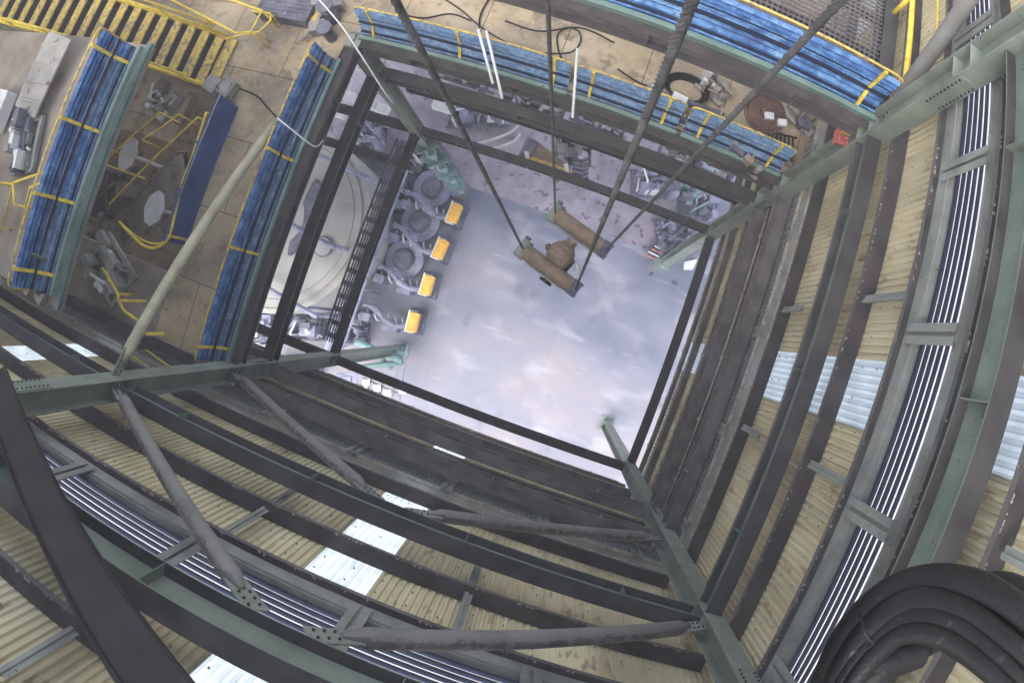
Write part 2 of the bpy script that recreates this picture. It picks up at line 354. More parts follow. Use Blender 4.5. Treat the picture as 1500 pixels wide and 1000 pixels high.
# ------------------------------------------------------------------ ring beams
def beam(name, A, B, label, w=.27, h=.48, mat='green_steel', cat='beam', group='beams between the corner columns', tf=.022):
    m = MB(); m.ibeam(A, B, w, h, tf, .014)
    A, B = Vector(A), Vector(B); T = (B-A).normalized(); S = T.cross(Vector((0, 0, 1)))
    if h > .35 and (B-A).length > 4:                    # web stiffeners and loose bolt heads
        n = int((B-A).length/2.05)
        for k in range(n):
            c = A+(B-A)*((k+.5)/n)
            for j in (-1, 1): m.frame(c+S*(j*w*.245), T, S, Vector((0, 0, 1)), .006, w*.225, h/2-tf-.001)
    return tag(m.build(name, mat), label, cat, group)
e = .20
LV = {'M1': 9.4, 'M2': 14.06, 'M2b': 16.0, 'M3': 21.4}
beam('steel_beam', V(X1-.03, Y0+e, 9.4), V(X1-.03, Y1-e, 9.4), 'thick beam on the right tan wall, upper end at the red sign column')
beam('steel_beam', V(X0+e, Y0-.04, 9.4), V(X1-e, Y0-.04, 9.4), 'thick beam on the lower tan wall between the two chevrons of pipe braces')
beam('steel_beam', V(X0+.25, Y1, 9.4), V(X1-e, Y1, 9.4), 'green edged beam under the brightest blue guard panels at the top', mat='girt_steel')
beam('steel_beam', V(X1+.03, Y0+e, 4.82), V(X1+.03, Y1-e, 4.82), 'wide green beam nearest the right edge outside the louvres', w=.30, h=.56)
beam('steel_beam', V(X0+e, Y0-.04, 4.82), V(X1-e, Y0-.04, 4.82), 'wide green beam near the bottom edge below the lower louvres', w=.30, h=.56)
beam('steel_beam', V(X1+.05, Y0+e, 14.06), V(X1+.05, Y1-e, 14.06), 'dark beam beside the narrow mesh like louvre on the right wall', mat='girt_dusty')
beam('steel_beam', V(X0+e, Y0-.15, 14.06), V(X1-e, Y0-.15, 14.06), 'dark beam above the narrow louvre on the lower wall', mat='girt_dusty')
beam('steel_beam', V(X0, Y0+e, 14.06), V(X0, Y1-e, 14.06), 'dark beam along the inner foot of the left blue guard panels', w=.24, mat='girt_steel')
beam('steel_beam', V(X0+e, Y1, 14.06), V(X1-e, Y1, 14.06), 'dark beam under the weathered blue guard panels of the upper side', w=.24, mat='girt_steel')
beam('steel_beam', V(X0, Y0+e, 16.0), V(X0, Y1-e, 16.0), 'dark beam crossing in front of the round cream tank', w=.28)
beam('steel_beam', V(X0+e, Y1, 16.0), V(X1-e, Y1, 16.0), 'dark beam on the upper side, middle one behind the four ropes', w=.28)
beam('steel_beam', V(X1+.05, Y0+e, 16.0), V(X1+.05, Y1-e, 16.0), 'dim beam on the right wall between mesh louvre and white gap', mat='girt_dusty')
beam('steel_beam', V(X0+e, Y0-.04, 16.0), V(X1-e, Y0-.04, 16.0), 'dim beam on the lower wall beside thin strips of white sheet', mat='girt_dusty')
beam('steel_beam', V(X0, Y0+e, 21.4), V(X0, Y1-e, 21.4), 'lowest beam on the left side above the orange motors', w=.24, h=.4)
beam('steel_beam', V(X0+e, Y1, 21.4), V(X1-e, Y1, 21.4), 'lowest beam on the upper side behind the hoist block ropes', w=.24, h=.4)
beam('steel_beam', V(X1, Y0+e, 21.4), V(X1, Y1-e, 21.4), 'lowest beam on the right side bordering the bright floor', w=.24, h=.4)
beam('steel_beam', V(X0+e, Y0, 21.4), V(X1-e, Y0, 21.4), 'lowest beam on the lower side bordering the pink floor', w=.24, h=.4)
# beams that carry on past the columns
beam('steel_beam', V(XF, Y0-.04, 9.4), V(X0-e, Y0-.04, 9.4), 'thick beam running off the left edge above the green column', group='beams past the columns')
beam('steel_beam', V(XF, Y0-.15, 14.06), V(X0-e, Y0-.15, 14.06), 'dark beam under the yellow bent rail left of the column', group='beams past the columns')
beam('steel_beam', V(X1-.03, Y1+e, 9.4), V(X1-.03, YF, 9.4), 'dark beam beside the thick yellow post at the top right', group='beams past the columns')
beam('steel_beam', V(-15, Y1+.0, 21.4), V(X0-e, Y1, 21.4), 'dark low beam running left from the tank side column', group='beams past the columns', h=.4)
beam('steel_beam', V(-15, Y0, 21.4), V(X0-e, Y0, 21.4), 'dark low beam running left under the mesh of small machinery', group='beams past the columns', h=.4)
beam('steel_beam', V(-15, Y1-.9, 23.5), V(X0-.3, Y1-.9, 23.5), 'short dark crosswise beam behind the tank side column', group='beams past the columns', h=.3, w=.3)

# ------------------------------------------------------------------ clad walls
def corr(wallaxis, a0, a1, zt, zb, plane, out, pitch=.107, amp=.032):
    """trapezoidal sheet between a0..a1 along the wall and depths zt..zb"""
    m = MB(); pts = []
    n = max(1, round((a1-a0)/pitch)); p = (a1-a0)/n
    for i in range(n):
        b = a0+i*p
        pts += [(b, 0), (b+.38*p, 0), (b+.5*p, amp), (b+.88*p, amp)]
    pts.append((a1, 0)); vs = []
    for zz in (zt, zb):
        for (a, o) in pts:
            q = plane+out*o
            vs.append((a, q, H-zz) if wallaxis == 'x' else (q, a, H-zz))
    k = len(pts); m.add(vs, [(i, i+1, k+i+1, k+i) for i in range(k-1)])
    return m
LOUV = [(6.10, 6.98), (13.50, 14.45)]
BANDS = [(-1.2, 6.02), (7.06, 13.42), (14.53, 21.3)]
WINS = {'x': [(-1.93, -1.07), (-10.05, -9.25), (-15.5, -14.7)], 'y': [(.18, 1.08), (8.2, 9.1)]}
def wp_(axis, a, q, d): return V(a, q, d) if axis == 'x' else V(q, a, d)
def clad_wall(axis, a0, a1, plane, out, label):
    base = ((a0+a1)/2, plane, H-21.3) if axis == 'x' else (plane, (a0+a1)/2, H-21.3)
    t = thing('corrugated_wall', base, label, 'wall', 'clad walls of the shaft')
    S = MB(); cuts = [a0]+[v for wn in sorted(WINS[axis]) for v in wn]+[a1]
    for (zt, zb) in BANDS:
        for i in range(0, len(cuts)-1, 2):
            s = corr(axis, cuts[i], cuts[i+1], zt, zb, plane, out); S.add(s.v, s.f)
    S.build('corrugated_sheet', 'cladding', t)
    sc = MB(); rs = random.Random(4 if axis == 'x' else 6)
    for zz in (1.9, 3.3, 4.9, 5.85, 7.6, 8.1, 8.55, 9.4, 10.1, 11.4, 11.9, 12.3):
        a = a0+.1
        while a < a1:
            p = wp_(axis, a, plane-out*.004, zz+rs.uniform(-.02, .02)); sc.box(p, (.022, .022, .022)); a += .43*rs.choice((1, 1, 1, 2))
    sc.build('screws', 'channel_grey', t)['kind'] = 'stuff'
    for wn in WINS[axis]:
        for (zt, zb) in BANDS:
            s = corr(axis, wn[0]-.02, wn[1]+.02, zt+.01, zb-.01, plane-out*.004, out)
            s.build('translucent_panel', 'translucent_sheet', t)
    return t
clad_wall('x', XF, XC-.06, YC, -1, 'tan corrugated wall along the bottom with white translucent strips')
clad_wall('y', YC+.06, YF, XC, 1, 'tan corrugated wall along the right with a bluish translucent strip')

def wp(axis, a, q, d): return V(a, q, d) if axis == 'x' else V(q, a, d)
GIRTS = [(1.05, .26), (2.6, .26), (4.12, .26), (5.72, .20), (7.27, .27), (8.87, .27), (10.75, .2), (12.47, .26), (14.75, .08), (16.4, .24), (18.05, .30), (19.75, .30), (21.25, .12)]
GIRTS_Y = [(d, {16.4: .18, 18.05: .18, 19.75: .18}.get(d, w_)) for d, w_ in GIRTS]
GL_X = ['topmost near girt of the lower wall by the bottom edge', 'near girt of the lower wall across the lower left corner', 'jagged girt of the lower wall in the lower left corner',
        'thin dark girt under the lower louvres beside the wide green beam', 'dark girt of the lower wall just above the bright louvres', 'dark girt of the lower wall between the two largest white panels',
        'girt of the lower wall hidden close behind the thick beam', 'dark girt of the lower wall above the thick beam beside a white strip', 'dark girt of the lower wall under the mesh like louvre',
        'brown girt of the lower wall between two thin white strips', 'grey brown girt of the lower wall near the small white strip', 'broad dark girt of the lower wall next to the pink floor gap', 'thin bottom rail of the lower wall edging the bright gap']
GL_Y = ['topmost near girt of the right wall by the right edge', 'near girt of the right wall above the wide green beam', 'near girt of the right wall beside the black hoses',
        'rusty edged girt between the right louvres and the wide green beam', 'dark girt of the right wall beside the long louvres', 'dark girt of the right wall beside the bluish white panel',
        'girt of the right wall tucked behind the thick beam', 'brown girt of the right wall left of the narrow tan strip', 'girt of the right wall below the mesh like louvre',
        'brown girt of the right wall beside scattered white marks', 'purple brown girt of the right wall in the dim band', 'broad dark girt of the right wall next to the white gap', 'thin bottom rail of the right wall edging the white gap']
for axis, a0, a1, plane, out, labs in (('x', XF, XC-.35, YC, -1, GL_X), ('y', YC+.35, YF, XC, 1, GL_Y)):
    for (d, wd), lab in zip(GIRTS if axis == 'x' else GIRTS_Y, labs):
        m = MB(); q = plane-out*(wd/2+.006)
        A, B = wp(axis, a0, q, d), wp(axis, a1, q, d)
        m.bar(A, B, wd, .014)
        inner = plane-out*(wd+.006)
        m.bar(wp(axis, a0, inner+out*.006, d+.045), wp(axis, a1, inner+out*.006, d+.045), .012, .076)
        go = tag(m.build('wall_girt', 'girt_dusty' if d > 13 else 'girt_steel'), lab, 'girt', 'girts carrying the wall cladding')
        m = MB()
        if d > 11: m.bar(wp(axis, a0, inner-out*.006, d+.09), wp(axis, a1, inner-out*.006, d+.09), .045, .012)
        else:
            a = a0                                     # crumbs of dirt and sealant along the cladding edge
            rq = random.Random(int(d*10))
            while a < a1: m.bar(wp(axis, a, plane-out*(wd*.99), d-.008), wp(axis, a+rq.uniform(.008, .05), plane-out*(wd*rq.uniform(.93, 1.0)), d-.008), rq.uniform(.006, .028), rq.uniform(.006, .02)); a += rq.choice((.03, .05, .09, .2, .55))*rq.uniform(.6, 1.4)
        ep = m.build('edge_lip', 'pale_edge', go)
        if d <= 11: ep['kind'] = 'stuff'
# louvre banks with channel posts
def louvre(axis, a0, a1, plane, out, zt, zb, label, pitch, depth, posts, tilt=40, mesh=False):
    base = wp(axis, (a0+a1)/2, plane, zb)
    t = thing('louvre_bank', base, label, 'louvre', 'louvre banks in the clad walls')
    fr = MB(); inn = plane-out*.16
    for d in (zt-.03, zb+.03):
        fr.bar(wp(axis, a0, plane-out*.075, d), wp(axis, a1, plane-out*.075, d), .15, .05)
    fr.bar(wp(axis, a0, inn, zb+.16), wp(axis, a1, inn, zb+.16), .05, .26)
    fr.build('louvre_frame', 'channel_grey', t)
    if mesh:
        em = MB()
        for d in (zt-.04, zb+.04): em.bar(wp(axis, a0, plane-out*.19, d), wp(axis, a1, plane-out*.19, d), .07, .014)
        em.build('pale_rail', 'pale_edge', t)
        gm = MB(); a = a0
        while a < a1: gm.bar(wp(axis, a, plane-out*.165, zt), wp(axis, a, plane-out*.165, zb), .014, .014, (0, 1, 0)); a += .10
        for k in range(8): dd = zt+.06+k*(zb-zt-.1)/7; gm.bar(wp(axis, a0, plane-out*.175, dd), wp(axis, a1, plane-out*.175, dd), .014, .014)
        gm.build('wire_mesh', 'channel_grey', t)['kind'] = 'stuff'
    n = int((zb-zt-.02)/pitch)
    for i in range(n):
        d = zt+.10+i*(zb-zt-.14)/(n-1) if n > 1 else (zt+zb)/2
        b = MB(); c = math.cos(R_(tilt)); s_ = math.sin(R_(tilt))
        up = Vector((0, out*s_, c)) if axis == 'x' else Vector((out*s_, 0, c))
        b.bar(wp(axis, a0, plane-out*.05, d), wp(axis, a1, plane-out*.05, d), depth, .008, up)
        b.build('louvre_blade', 'louvre_blue', t)
    for a in posts:
        pm = MB(); inn2 = plane-out*.23
        for da in (-.075, .075): pm.bar(wp(axis, a+da, inn2, zt-.12), wp(axis, a+da, inn2, zb+.14), .012 if axis == 'y' else .10, .10 if axis == 'y' else .012, (0, 1, 0))
        pm.bar(wp(axis, a, plane-out*.185, zt-.12), wp(axis, a, plane-out*.185, zb+.14), .16 if axis == 'x' else .010, .010 if axis == 'x' else .16, (0, 1, 0))
        pm.build('louvre_post', 'channel_grey', t)
XP = [-.95-2.06*i for i in range(-2, 8)]; YP = [-2.8+2.09*i for i in range(0, 8)]
louvre('x', XF, XC-.2, YC, -1, 6.10, 6.98, 'long bank of dark blue louvres with bright gaps along the lower wall', .14, .172, XP)
louvre('y', YC+.2, YF, XC, 1, 6.10, 6.98, 'long bank of dark blue louvres with bright gaps down the right wall', .14, .172, YP)
louvre('x', XF, XC-.2, YC, -1, 13.5, 14.45, 'narrow mesh like louvre bank deep on the lower wall', .12, .14, XP, mesh=True)
louvre('y', YC+.2, YF, XC, 1, 13.5, 14.45, 'narrow mesh like louvre bank deep on the right wall', .12, .14, YP, mesh=True)
# short struts between girts
ST = [('y', 1.85, 7.4, 8.75), ('y', -.52, 7.4, 8.75), ('y', 1.8, 11.3, 12.4), ('y', -.5, 11.3, 12.4), ('x', -2.95, 7.4, 8.75), ('x', .12, 7.4, 8.75), ('x', .12, 9.0, 10.2), ('x', -2.95, 9.0, 10.2), ('x', 1.9, 5.0, 5.6), ('x', -2.9, 2.8, 4.0), ('y', -.4, 2.8, 4.0)]
SL = ['short strut on the right wall above the bluish panel', 'short strut on the right wall below the bluish panel', 'short strut in the narrow tan strip, upper of two', 'short strut in the narrow tan strip, lower of two',
      'short grey strut left of the largest white panel', 'short grey strut right of the largest white panel', 'short strut on the lower wall nearer the thick beam, right one', 'short strut on the lower wall nearer the thick beam, left one',
      'small strut of the lower wall under the long pipe brace', 'grey strut crossing the cladding in the lower left corner', 'grey strut crossing the cladding above the black hoses']
for (ax, a, d0, d1), lab in zip(ST, SL):
    m = MB(); pl, out = (YC, -1) if ax == 'x' else (XC, 1); q = pl-out*.2
    m.bar(wp(ax, a, q, d0), wp(ax, a, q, d1), .05, .05, (0, 1, 0)); m.bar(wp(ax, a+.028, q, d0), wp(ax, a+.028, q, d1), .006, .12, (0, 1, 0) if ax == 'y' else (1, 0, 0))
    tag(m.build('wall_strut', 'channel_grey'), lab, 'strut', 'struts between the girts')

# ------------------------------------------------------------------ pipe braces
def pipe_brace(A, B, r, label, mat='pipe_steel', n=18):
    A, B = Vector(A), Vector(B); T = (B-A).normalized()
    t = thing('pipe_brace', (A+B)/2, label, 'brace', 'pipe braces of the shaft')
    m = MB(); a, b = A+T*.35, B-T*.35
    m.tube([a, a+T*.25, b-T*.25, b], [r*.35, r, r, r*.35], n); m.build('pipe', mat, t)
    for P_, Q_ in ((A, A+T*.55), (B, B-T*.55)):
        g = MB(); g.bar(P_, Q_, .016, .26, (0, 0, 1)); gp = g.build('gusset_plate', 'column_green', t)
        bm = MB(); U = Vector((0, 0, 1)); U = (U-T*U.dot(T)).normalized(); S = T.cross(U)
        for k in range(3):
            for j in (-.06, .06):
                c = P_+(Q_-P_)*(.15+.2*k)+U*j; bm.cyl(c-S*.03, c+S*.03, .016, 6)
        bm.build('bolt_rows', 'dark_steel', gp)['kind'] = 'stuff'
YB = Y0+.02
pipe_brace(V(X0+.15, YB, 9.15), V(-1.6, YB, 5.25), .115, 'thick pipe brace rising from the left column across the lower louvres')
pipe_brace(V(X1-.15, YB, 9.05), V(-1.1, YB, 5.25), .115, 'thick pipe brace running level towards the right column near the bottom edge')
pipe_brace(V(X0+.15, YB, 13.8), V(-1.6, YB, 9.8), .11, 'pipe brace slanting from the left column to the middle of the thick beam')
pipe_brace(V(X1-.15, YB, 13.6), V(-1.1, YB, 9.8), .11, 'pipe brace running level to the middle right of the lower wall')
pipe_brace(V(X0-.02, Y0+.15, 9.2), V(-7.12, 3.05, 13.85), .115, 'long pale pipe brace leaning over the tan floor slabs', 'pale_pipe')
pipe_brace(V(X1-.02, Y1+.12, 9.0), V(X1+.02, 6.75, 3.9), .125, 'thick grey pipe brace at the upper right corner beside the yellow post')
# near dark brace and lower left corner pipe
A_, B_ = V(-6.2, -2.98, 6.0), V(-.3, -2.72, 2.25)
t = thing('dark_brace', (A_+B_)/2, 'massive dark steel brace close to the camera in the lower left corner', 'brace')
m = MB(); T = (B_-A_).normalized(); m.ibeam(A_, B_, .44, .42, .03, .03, up=(0, 1, .9)); m.build('web_and_flanges', 'dark_steel', t)
U = Vector((0, 1, .9)); U = (U-T*U.dot(T)).normalized(); S = T.cross(U)
for dx in (-.24, .17):
    m = MB(); m.tube([A_+U*.2+S*dx, (A_+B_)/2+U*.23+S*(dx+.03), B_+U*.2+S*dx], .016, 8); m.build('cable', 'black_rubber', t)
m = MB(); m.tube([AT(-30, 850, 3.6), AT(5, 900, 3.75), AT(38, 965, 3.9)], .06, 12)
tag(m.build('corner_pipe', 'channel_grey'), 'short grey pipe end in the lower left corner', 'pipe')

# ------------------------------------------------------------------ blue guard barriers
def barrier(A, B, side, label, npost, mat='blue_paint', h=1.1, inset=(.35, .35), group='blue guard barriers'):
    """A,B: foot ends; side: unit vector away from the shaft"""
    A, B = Vector(A), Vector(B); T = (B-A).normalized(); S = Vector(side); Z = Vector((0, 0, 1))
    t = thing('guard_barrier', (A+B)/2, label, 'barrier', group)
    L = (B-A).length; posts = [inset[0]+(L-sum(inset))*i/(npost-1) for i in range(npost)]
    def prof(m, a, b, pf):
        vs = []
        for s in (a, b):
            for (o, z) in pf: vs.append(A+T*s+S*o+Z*z)
        k = len(pf); m.add(vs, [(i, i+1, k+i+1, k+i) for i in range(k-1)])
    segs = [0]+posts+[L]
    for i in range(len(segs)-1):
        a, b = segs[i]+.03, segs[i+1]-.03
        if b-a < .2: continue
        lo = [(.02, .03), (.05, .12), (.01, .13), (.09, .16), (.12, .24), (.08, .25), (.15, .28), (.16, .36), (.12, .37), (.18, .39), (.20, .47)]
        hi = [(.17, .55), (.25, .57), (.21, .63), (.17, .64), (.25, .66), (.21, .74), (.17, .75), (.25, .77), (.22, .86), (.17, .87), (.26, .89), (.23, .97), (.19, .98), (.26, 1.02)]
        m = MB(); prof(m, a, b, lo)
        for k in range(int((b-a)/.13)):            # small raised tabs pressed into the lower panel
            s = a+.07+k*.13
            m.frame(A+T*s+S*.035+Z*.08, T, S, Z, .035, .012, .012); m.frame(A+T*(s+.05)+S*.11+Z*.24, T, S, Z, .035, .012, .012)
        rp = random.Random(int(a*37)+len(label)); m2_ = 'blue_worn' if (A.z < H-12 or rp.random() < .3) else mat
        pn = m.build('lower_panel', m2_, t)
        gm = MB()                                  # grime cakes and cable offcuts lying in the ribs
        for q_ in range(int((b-a)*16)):
            ss = rp.uniform(a+.04, b-.06); zz = rp.choice((.10, .22, .34, .45, .60, .74, .86, .97)); oo = .02+.19*min(1, zz/.55)+.03
            gm.frame(A+T*ss+S*oo+Z*zz, T, S, Z, rp.uniform(.01, .05), rp.uniform(.008, .03), rp.uniform(.004, .016))
        gm.build('grime', 'machine_dark', t)['kind'] = 'stuff'
        m = MB(); prof(m, a, b, hi); m.build('upper_panel', mat, t)
    m = MB()
    for (o_, z_) in ((.155, .505), (.215, .70), (.07, .15)): m.frame((A+B)/2+S*o_+Z*z_, T, S, Z, L/2-.03, .034, .012)
    m.build('rubber_strip', 'louvre_blue', t)  # dark bars added to draw the shade in the panel gaps
    m = MB(); m.frame((A+B)/2-S*.07+Z*.06, T, S, Z, L/2, .045, .07); m.build('toe_board', 'green_clean', t)
    r = .022
    m = MB(); loop = [A+S*.26+Z*.10, A+S*.26+Z*(h-.15), A+T*.04+S*.26+Z*(h-.05), A+T*.15+S*.26+Z*h, B-T*.15+S*.26+Z*h, B-T*.04+S*.26+Z*(h-.05), B+S*.26+Z*(h-.15), B+S*.26+Z*.10]
    m.tube(loop, r, 8); m.build('top_rail', 'yellow_worn', t)
    m = MB(); m.tube([A+S*.27+Z*.52, B+S*.27+Z*.52], r*.8, 8); m.build('mid_rail', 'yellow_worn', t)
    for s in posts:
        m = MB(); p0 = A+T*s
        m.bar(p0-S*.01+Z*.02, p0+S*.17+Z*.5, .06, .03, T.cross(S)); m.bar(p0+S*.18+Z*.48, p0+S*.21+Z*(h), .06, .03, S)
        m.build('post', 'yellow_paint', t)
    return t
barrier(V(X0-.16, Y0+.12, 13.82), V(X0-.16, Y1-.55, 13.82), (-1, 0, 0), 'blue guard barrier on the left edge of the shaft beside tan slabs', 4)
barrier(V(X0+.1, Y1+.16, 13.82), V(-1.4, Y1+.16, 13.82), (0, 1, 0), 'blue guard barrier on the upper side, stretch left of the thin rope', 3, 'blue_worn')
barrier(V(-1.3, Y1+.16, 13.82), V(1.0, Y1+.16, 13.82), (0, 1, 0), 'weathered blue guard barrier in the middle behind the ropes', 2, 'blue_worn')
barrier(V(1.1, Y1+.16, 13.82), V(X1-.25, Y1+.16, 13.82), (0, 1, 0), 'weathered blue guard barrier ending by the red sign', 2, 'blue_worn')
barrier(V(-3.0, Y1+.14, 9.16), V(X1-.12, Y1+.14, 9.16), (0, 1, 0), 'bright blue guard barrier beside the mesh floor at the top right', 3, h=1.15)
barrier(V(-8.46, -2.35, 9.3), V(-8.46, 2.3, 9.3), (-1, 0, 0), 'bright blue guard barrier far left with a pale yellow rail', 4, h=1.15)
beam('edge_beam', V(-8.38, -2.6, 9.50), V(-8.38, 2.45, 9.50), 'slim green edge beam below the far left blue barrier', group='edge beams', w=.12, h=.14, mat='green_clean')

# ------------------------------------------------------------------ floors
def slab(name, x0, x1, y0, y1, d, mat, th=.22):
    m = MB(); m.box(((x0+x1)/2, (y0+y1)/2, H-d-th/2), (x1-x0, y1-y0, th)); return tag(m.build(name, mat), kind='structure')
slab('floor_slab', -8.75, -6.62, -3.35, 4.9, 14.0, 'concrete_tan')
slab('floor_slab', -16.9, 3.95, 4.904, 12.8, 14.0, 'concrete_tan')
slab('floor_slab', -16.9, -8.754, 2.55, 4.90, 14.0, 'concrete_tan')
slab('floor_slab', -16.9, -10.3, 1.2, 2.546, 14.0, 'concrete_tan')
slab('floor_slab', -16.9, -12.6, -3.35, 1.196, 14.0, 'concrete_tan')
slab('floor_slab', -12.596, -8.754, -3.35, -1.75, 14.0, 'deck_brown')
slab('landing_floor', -16.9, -8.46, -2.6, 2.45, 9.62, 'deck_brown', .18)
slab('lower_floor', -16.9, -8.0, -3.35, 4.9, 18.2, 'concrete_tan', .2)

# ------------------------------------------------------------------ hoist block and ropes
D0 = 14.0
PA, PB, PC, PD = AT(766, 366, D0), AT(842, 424, D0), AT(813, 313, D0), AT(887, 367, D0)
ctr = (PA+PB+PC+PD)/4
hb = thing('hoist_block', ctr-Vector((0, 0, .5)), 'brown twin bar hoist block hanging from four ropes over the yard', 'hoist block')
for A, B in ((PA, PB), (PC, PD)):
    T = (B-A).normalized(); S = T.cross(Vector((0, 0, 1)))
    m = MB(); prof = []
    for k in range(13):                     # rounded casing: half round on top of straight sides
        a = math.pi*k/12; prof.append((math.cos(a)*.16, math.sin(a)*.13))
    prof += [(-.16, -.22), (.16, -.22)]; n = len(prof); vs = []
    for P_ in (A+T*.02, B-T*.10):
        for (u, v) in prof: vs.append(P_+S*u+Vector((0, 0, v)))
    m.add(vs, [(i, (i+1) % n, n+(i+1) % n, n+i) for i in range(n)]+[tuple(reversed(range(n))), tuple(range(n, 2*n))])
    cs = m.build('casing', 'block_paint', hb, bevel=.012)
    m = MB(); m.cyl(A-S*.2+Vector((0, 0, -.02)), A+S*.2+Vector((0, 0, -.02)), .12, 18); m.build('rope_wheel', 'column_green', hb)
    m = MB(); m.cyl(A-S*.27+T*-.05, A-S*.2+T*-.05, .06, 12); m.build('wheel_pin', 'machine_dark', hb)
    m = MB(); m.frame(B-T*.03+Vector((0, 0, -.04)), T, S, Vector((0, 0, 1)), .10, .17, .15)
    for j in (-1, 1): m.bar(B+S*(j*.13)-T*.12+Vector((0, 0, .12)), B+S*(j*.13)+T*.10+Vector((0, 0, .12)), .03, .03)
    m.build('end_box', 'machine_dark', hb, bevel=.01)
    m = MB(); m.bar(A+T*.2+S*.18+Vector((0, 0, -.12)), B-T*.25+S*.18+Vector((0, 0, -.12)), .03, .09)
    m.build('side_rail', 'channel_grey', hb)
M1_, M2_ = (PA+PB)/2, (PC+PD)/2; T = (PB-PA).normalized(); S = (M2_-M1_).normalized(); Zv = Vector((0, 0, 1))
m = MB(); m.lathe(M1_+S*.13, [(.05, 0), (.20, .02), (.27, .12), (.28, .30), (.22, .42), (.12, .52), (.12, .62)], 24, S); m.build('gear_housing', 'block_paint', hb)
m = MB(); m.frame(M1_+S*.30+T*.20-Zv*.12, T, S, Zv, .10, .15, .14); m.lathe(M1_+S*.3+T*.22+Zv*.02, [(.09, 0), (.09, .08), (.03, .09)], 14); m.build('motor', 'dark_steel', hb, bevel=.015)
m = MB(); m.lathe(M1_+S*.34-T*.28, [(.07, -.1), (.075, .06), (.05, .09)], 14); m.build('grease_pot', 'rust_red', hb)
m = MB(); m.tube(spline([M1_+S*.2+T*.40-Zv*.1, M1_+S*.32+T*.46-Zv*.12, M1_+S*.42+T*.36-Zv*.1], 6), .025, 8); m.build('hose', 'white_paint', hb)
m = MB(); c = M1_+T*.06-S*.22-Zv*.5
m.tube(spline([c+Zv*.35, c+Zv*.12, c+T*.12-Zv*.02, c+T*.10-Zv*.16, c-Zv*.22, c-T*.12-Zv*.14], 6), [.035]*31, 8); m.build('hook', 'dark_steel', hb)

def rope(foot, px, py, r, label, lobes=6, pitch=.5, mat='rope_steel', extra=.35, group='hoist ropes'):
    a = AT(px, py, 1.0); b = foot.xy; dt = (b.x*a.x+b.y*a.y)/(a.x**2+a.y**2)
    top = AT(px, py, dt); top = foot+(top-foot)*(1+extra*dt/(foot-top).length)
    m = MB(); n = lobes*3; T = (top-foot).normalized(); L = (top-foot).length
    ref = Vector((1, 0, 0)); U = (ref-T*ref.dot(T)).normalized(); W = T.cross(U)
    steps = int(L/(pitch/10)); vs = []
    for i in range(steps+1):
        s = L*i/steps; c = foot+T*s; tw = 2*math.pi*s/pitch
        for k in range(n):
            a_ = 2*math.pi*k/n; rr = r*(1+(.26 if pitch < .3 else .16)*math.cos(lobes*(a_)))
            vs.append(c+(U*math.cos(a_+tw)+W*math.sin(a_+tw))*rr)
    m.add(vs, [(i*n+k, i*n+(k+1) % n, (i+1)*n+(k+1) % n, (i+1)*n+k) for i in range(steps) for k in range(n)], True)
    return tag(m.build('hoist_rope', mat), label, 'rope', group)
rope(PA+Zv*.1, 578, 0, .022, 'steel rope falling from the top edge to the lower bar, left of all')
rope(PC+Zv*.1, 802, 0, .019, 'thinnest steel rope falling straight down to the upper bar')
rope(PB+Zv*.1, 1014, 0, .016, 'thick braided rope crossing behind the upper bar', 5, .20)
rope(PD+Zv*.1, 1232, 0, .021, 'steel rope crossing the mesh floor, right of all four')

# ------------------------------------------------------------------ yellow stair with worn treads
def stair(label, foot, top, width, n, wdir, tread_mat, rail=True):
    foot, top = Vector(foot), Vector(top); wdir = Vector(wdir)
    t = thing('steel_stair', foot, label, 'stair')
    run = Vector((top.x-foot.x, top.y-foot.y, 0)); rd = run.normalized(); rise = top.z-foot.z
    for j in (0, 1):
        m = MB(); o = wdir*(width*j)
        m.bar(foot+o+Zv*.05, top+o+Zv*.05, .03, .26); m.build('stringer', 'yellow_paint' if tread_mat == 'yellow_worn' else 'deck_grey', t)
    for i in range(n):
        p = foot+run*((i+.5)/n)+Zv*(rise*(i+1)/n)+wdir*(width/2)
        m = MB(); d = run.length/n*.80
        m.frame(p, rd, wdir, Zv, d/2, width/2-.02, .012)
        m.frame(p-rd*(d/2)-Zv*.02, rd, wdir, Zv, .008, width/2-.02, .03)
        for k in range(9): m.frame(p+wdir*(width*(k-4)/10)+Zv*.018, rd, wdir, Zv, d/2-.02, .012, .006)
        m.build('tread', tread_mat, t)
    m = MB(); q0, q1 = foot+wdir*(width/2)-Zv*.10, top+wdir*(width/2)-Zv*.10
    m.bar(q0, q1, width-.04, .015); m.build('soffit', 'dark_steel', t)  # dark sheet added below the treads to darken their gaps
    return t, rd, run, rise
fs = (-9.75, 2.78, H-13.99); ts = (-15.3, 2.78, H-9.62)
st, rd, run, rise = stair('broad stair with worn yellow treads at the upper left', fs, ts, 1.27, 17, (0, 1, 0), 'yellow_worn')
for j, yy in enumerate((2.72, 4.10)):
    m = MB(); F1, T1 = Vector((fs[0], yy, fs[2])), Vector((ts[0], yy, ts[2]))
    hh = .98
    m.tube([F1+Zv*hh, T1+Zv*hh], .028, 8); m.build('handrail', 'yellow_paint', st)
    m = MB(); m.tube([F1+Zv*.22, T1+Zv*.22], .045, 8); m.build('toe_rail', 'yellow_paint', st)
    for k in range(5): m = MB(); q = F1+(T1-F1)*((k+.3)/5); m.tube([q+Zv*.1, q+Zv*hh], .022, 6); m.build('baluster', 'yellow_paint', st)
slab('stair_head_floor', -16.9, -15.3, 2.46, 5.0, 9.62, 'deck_brown', .18)
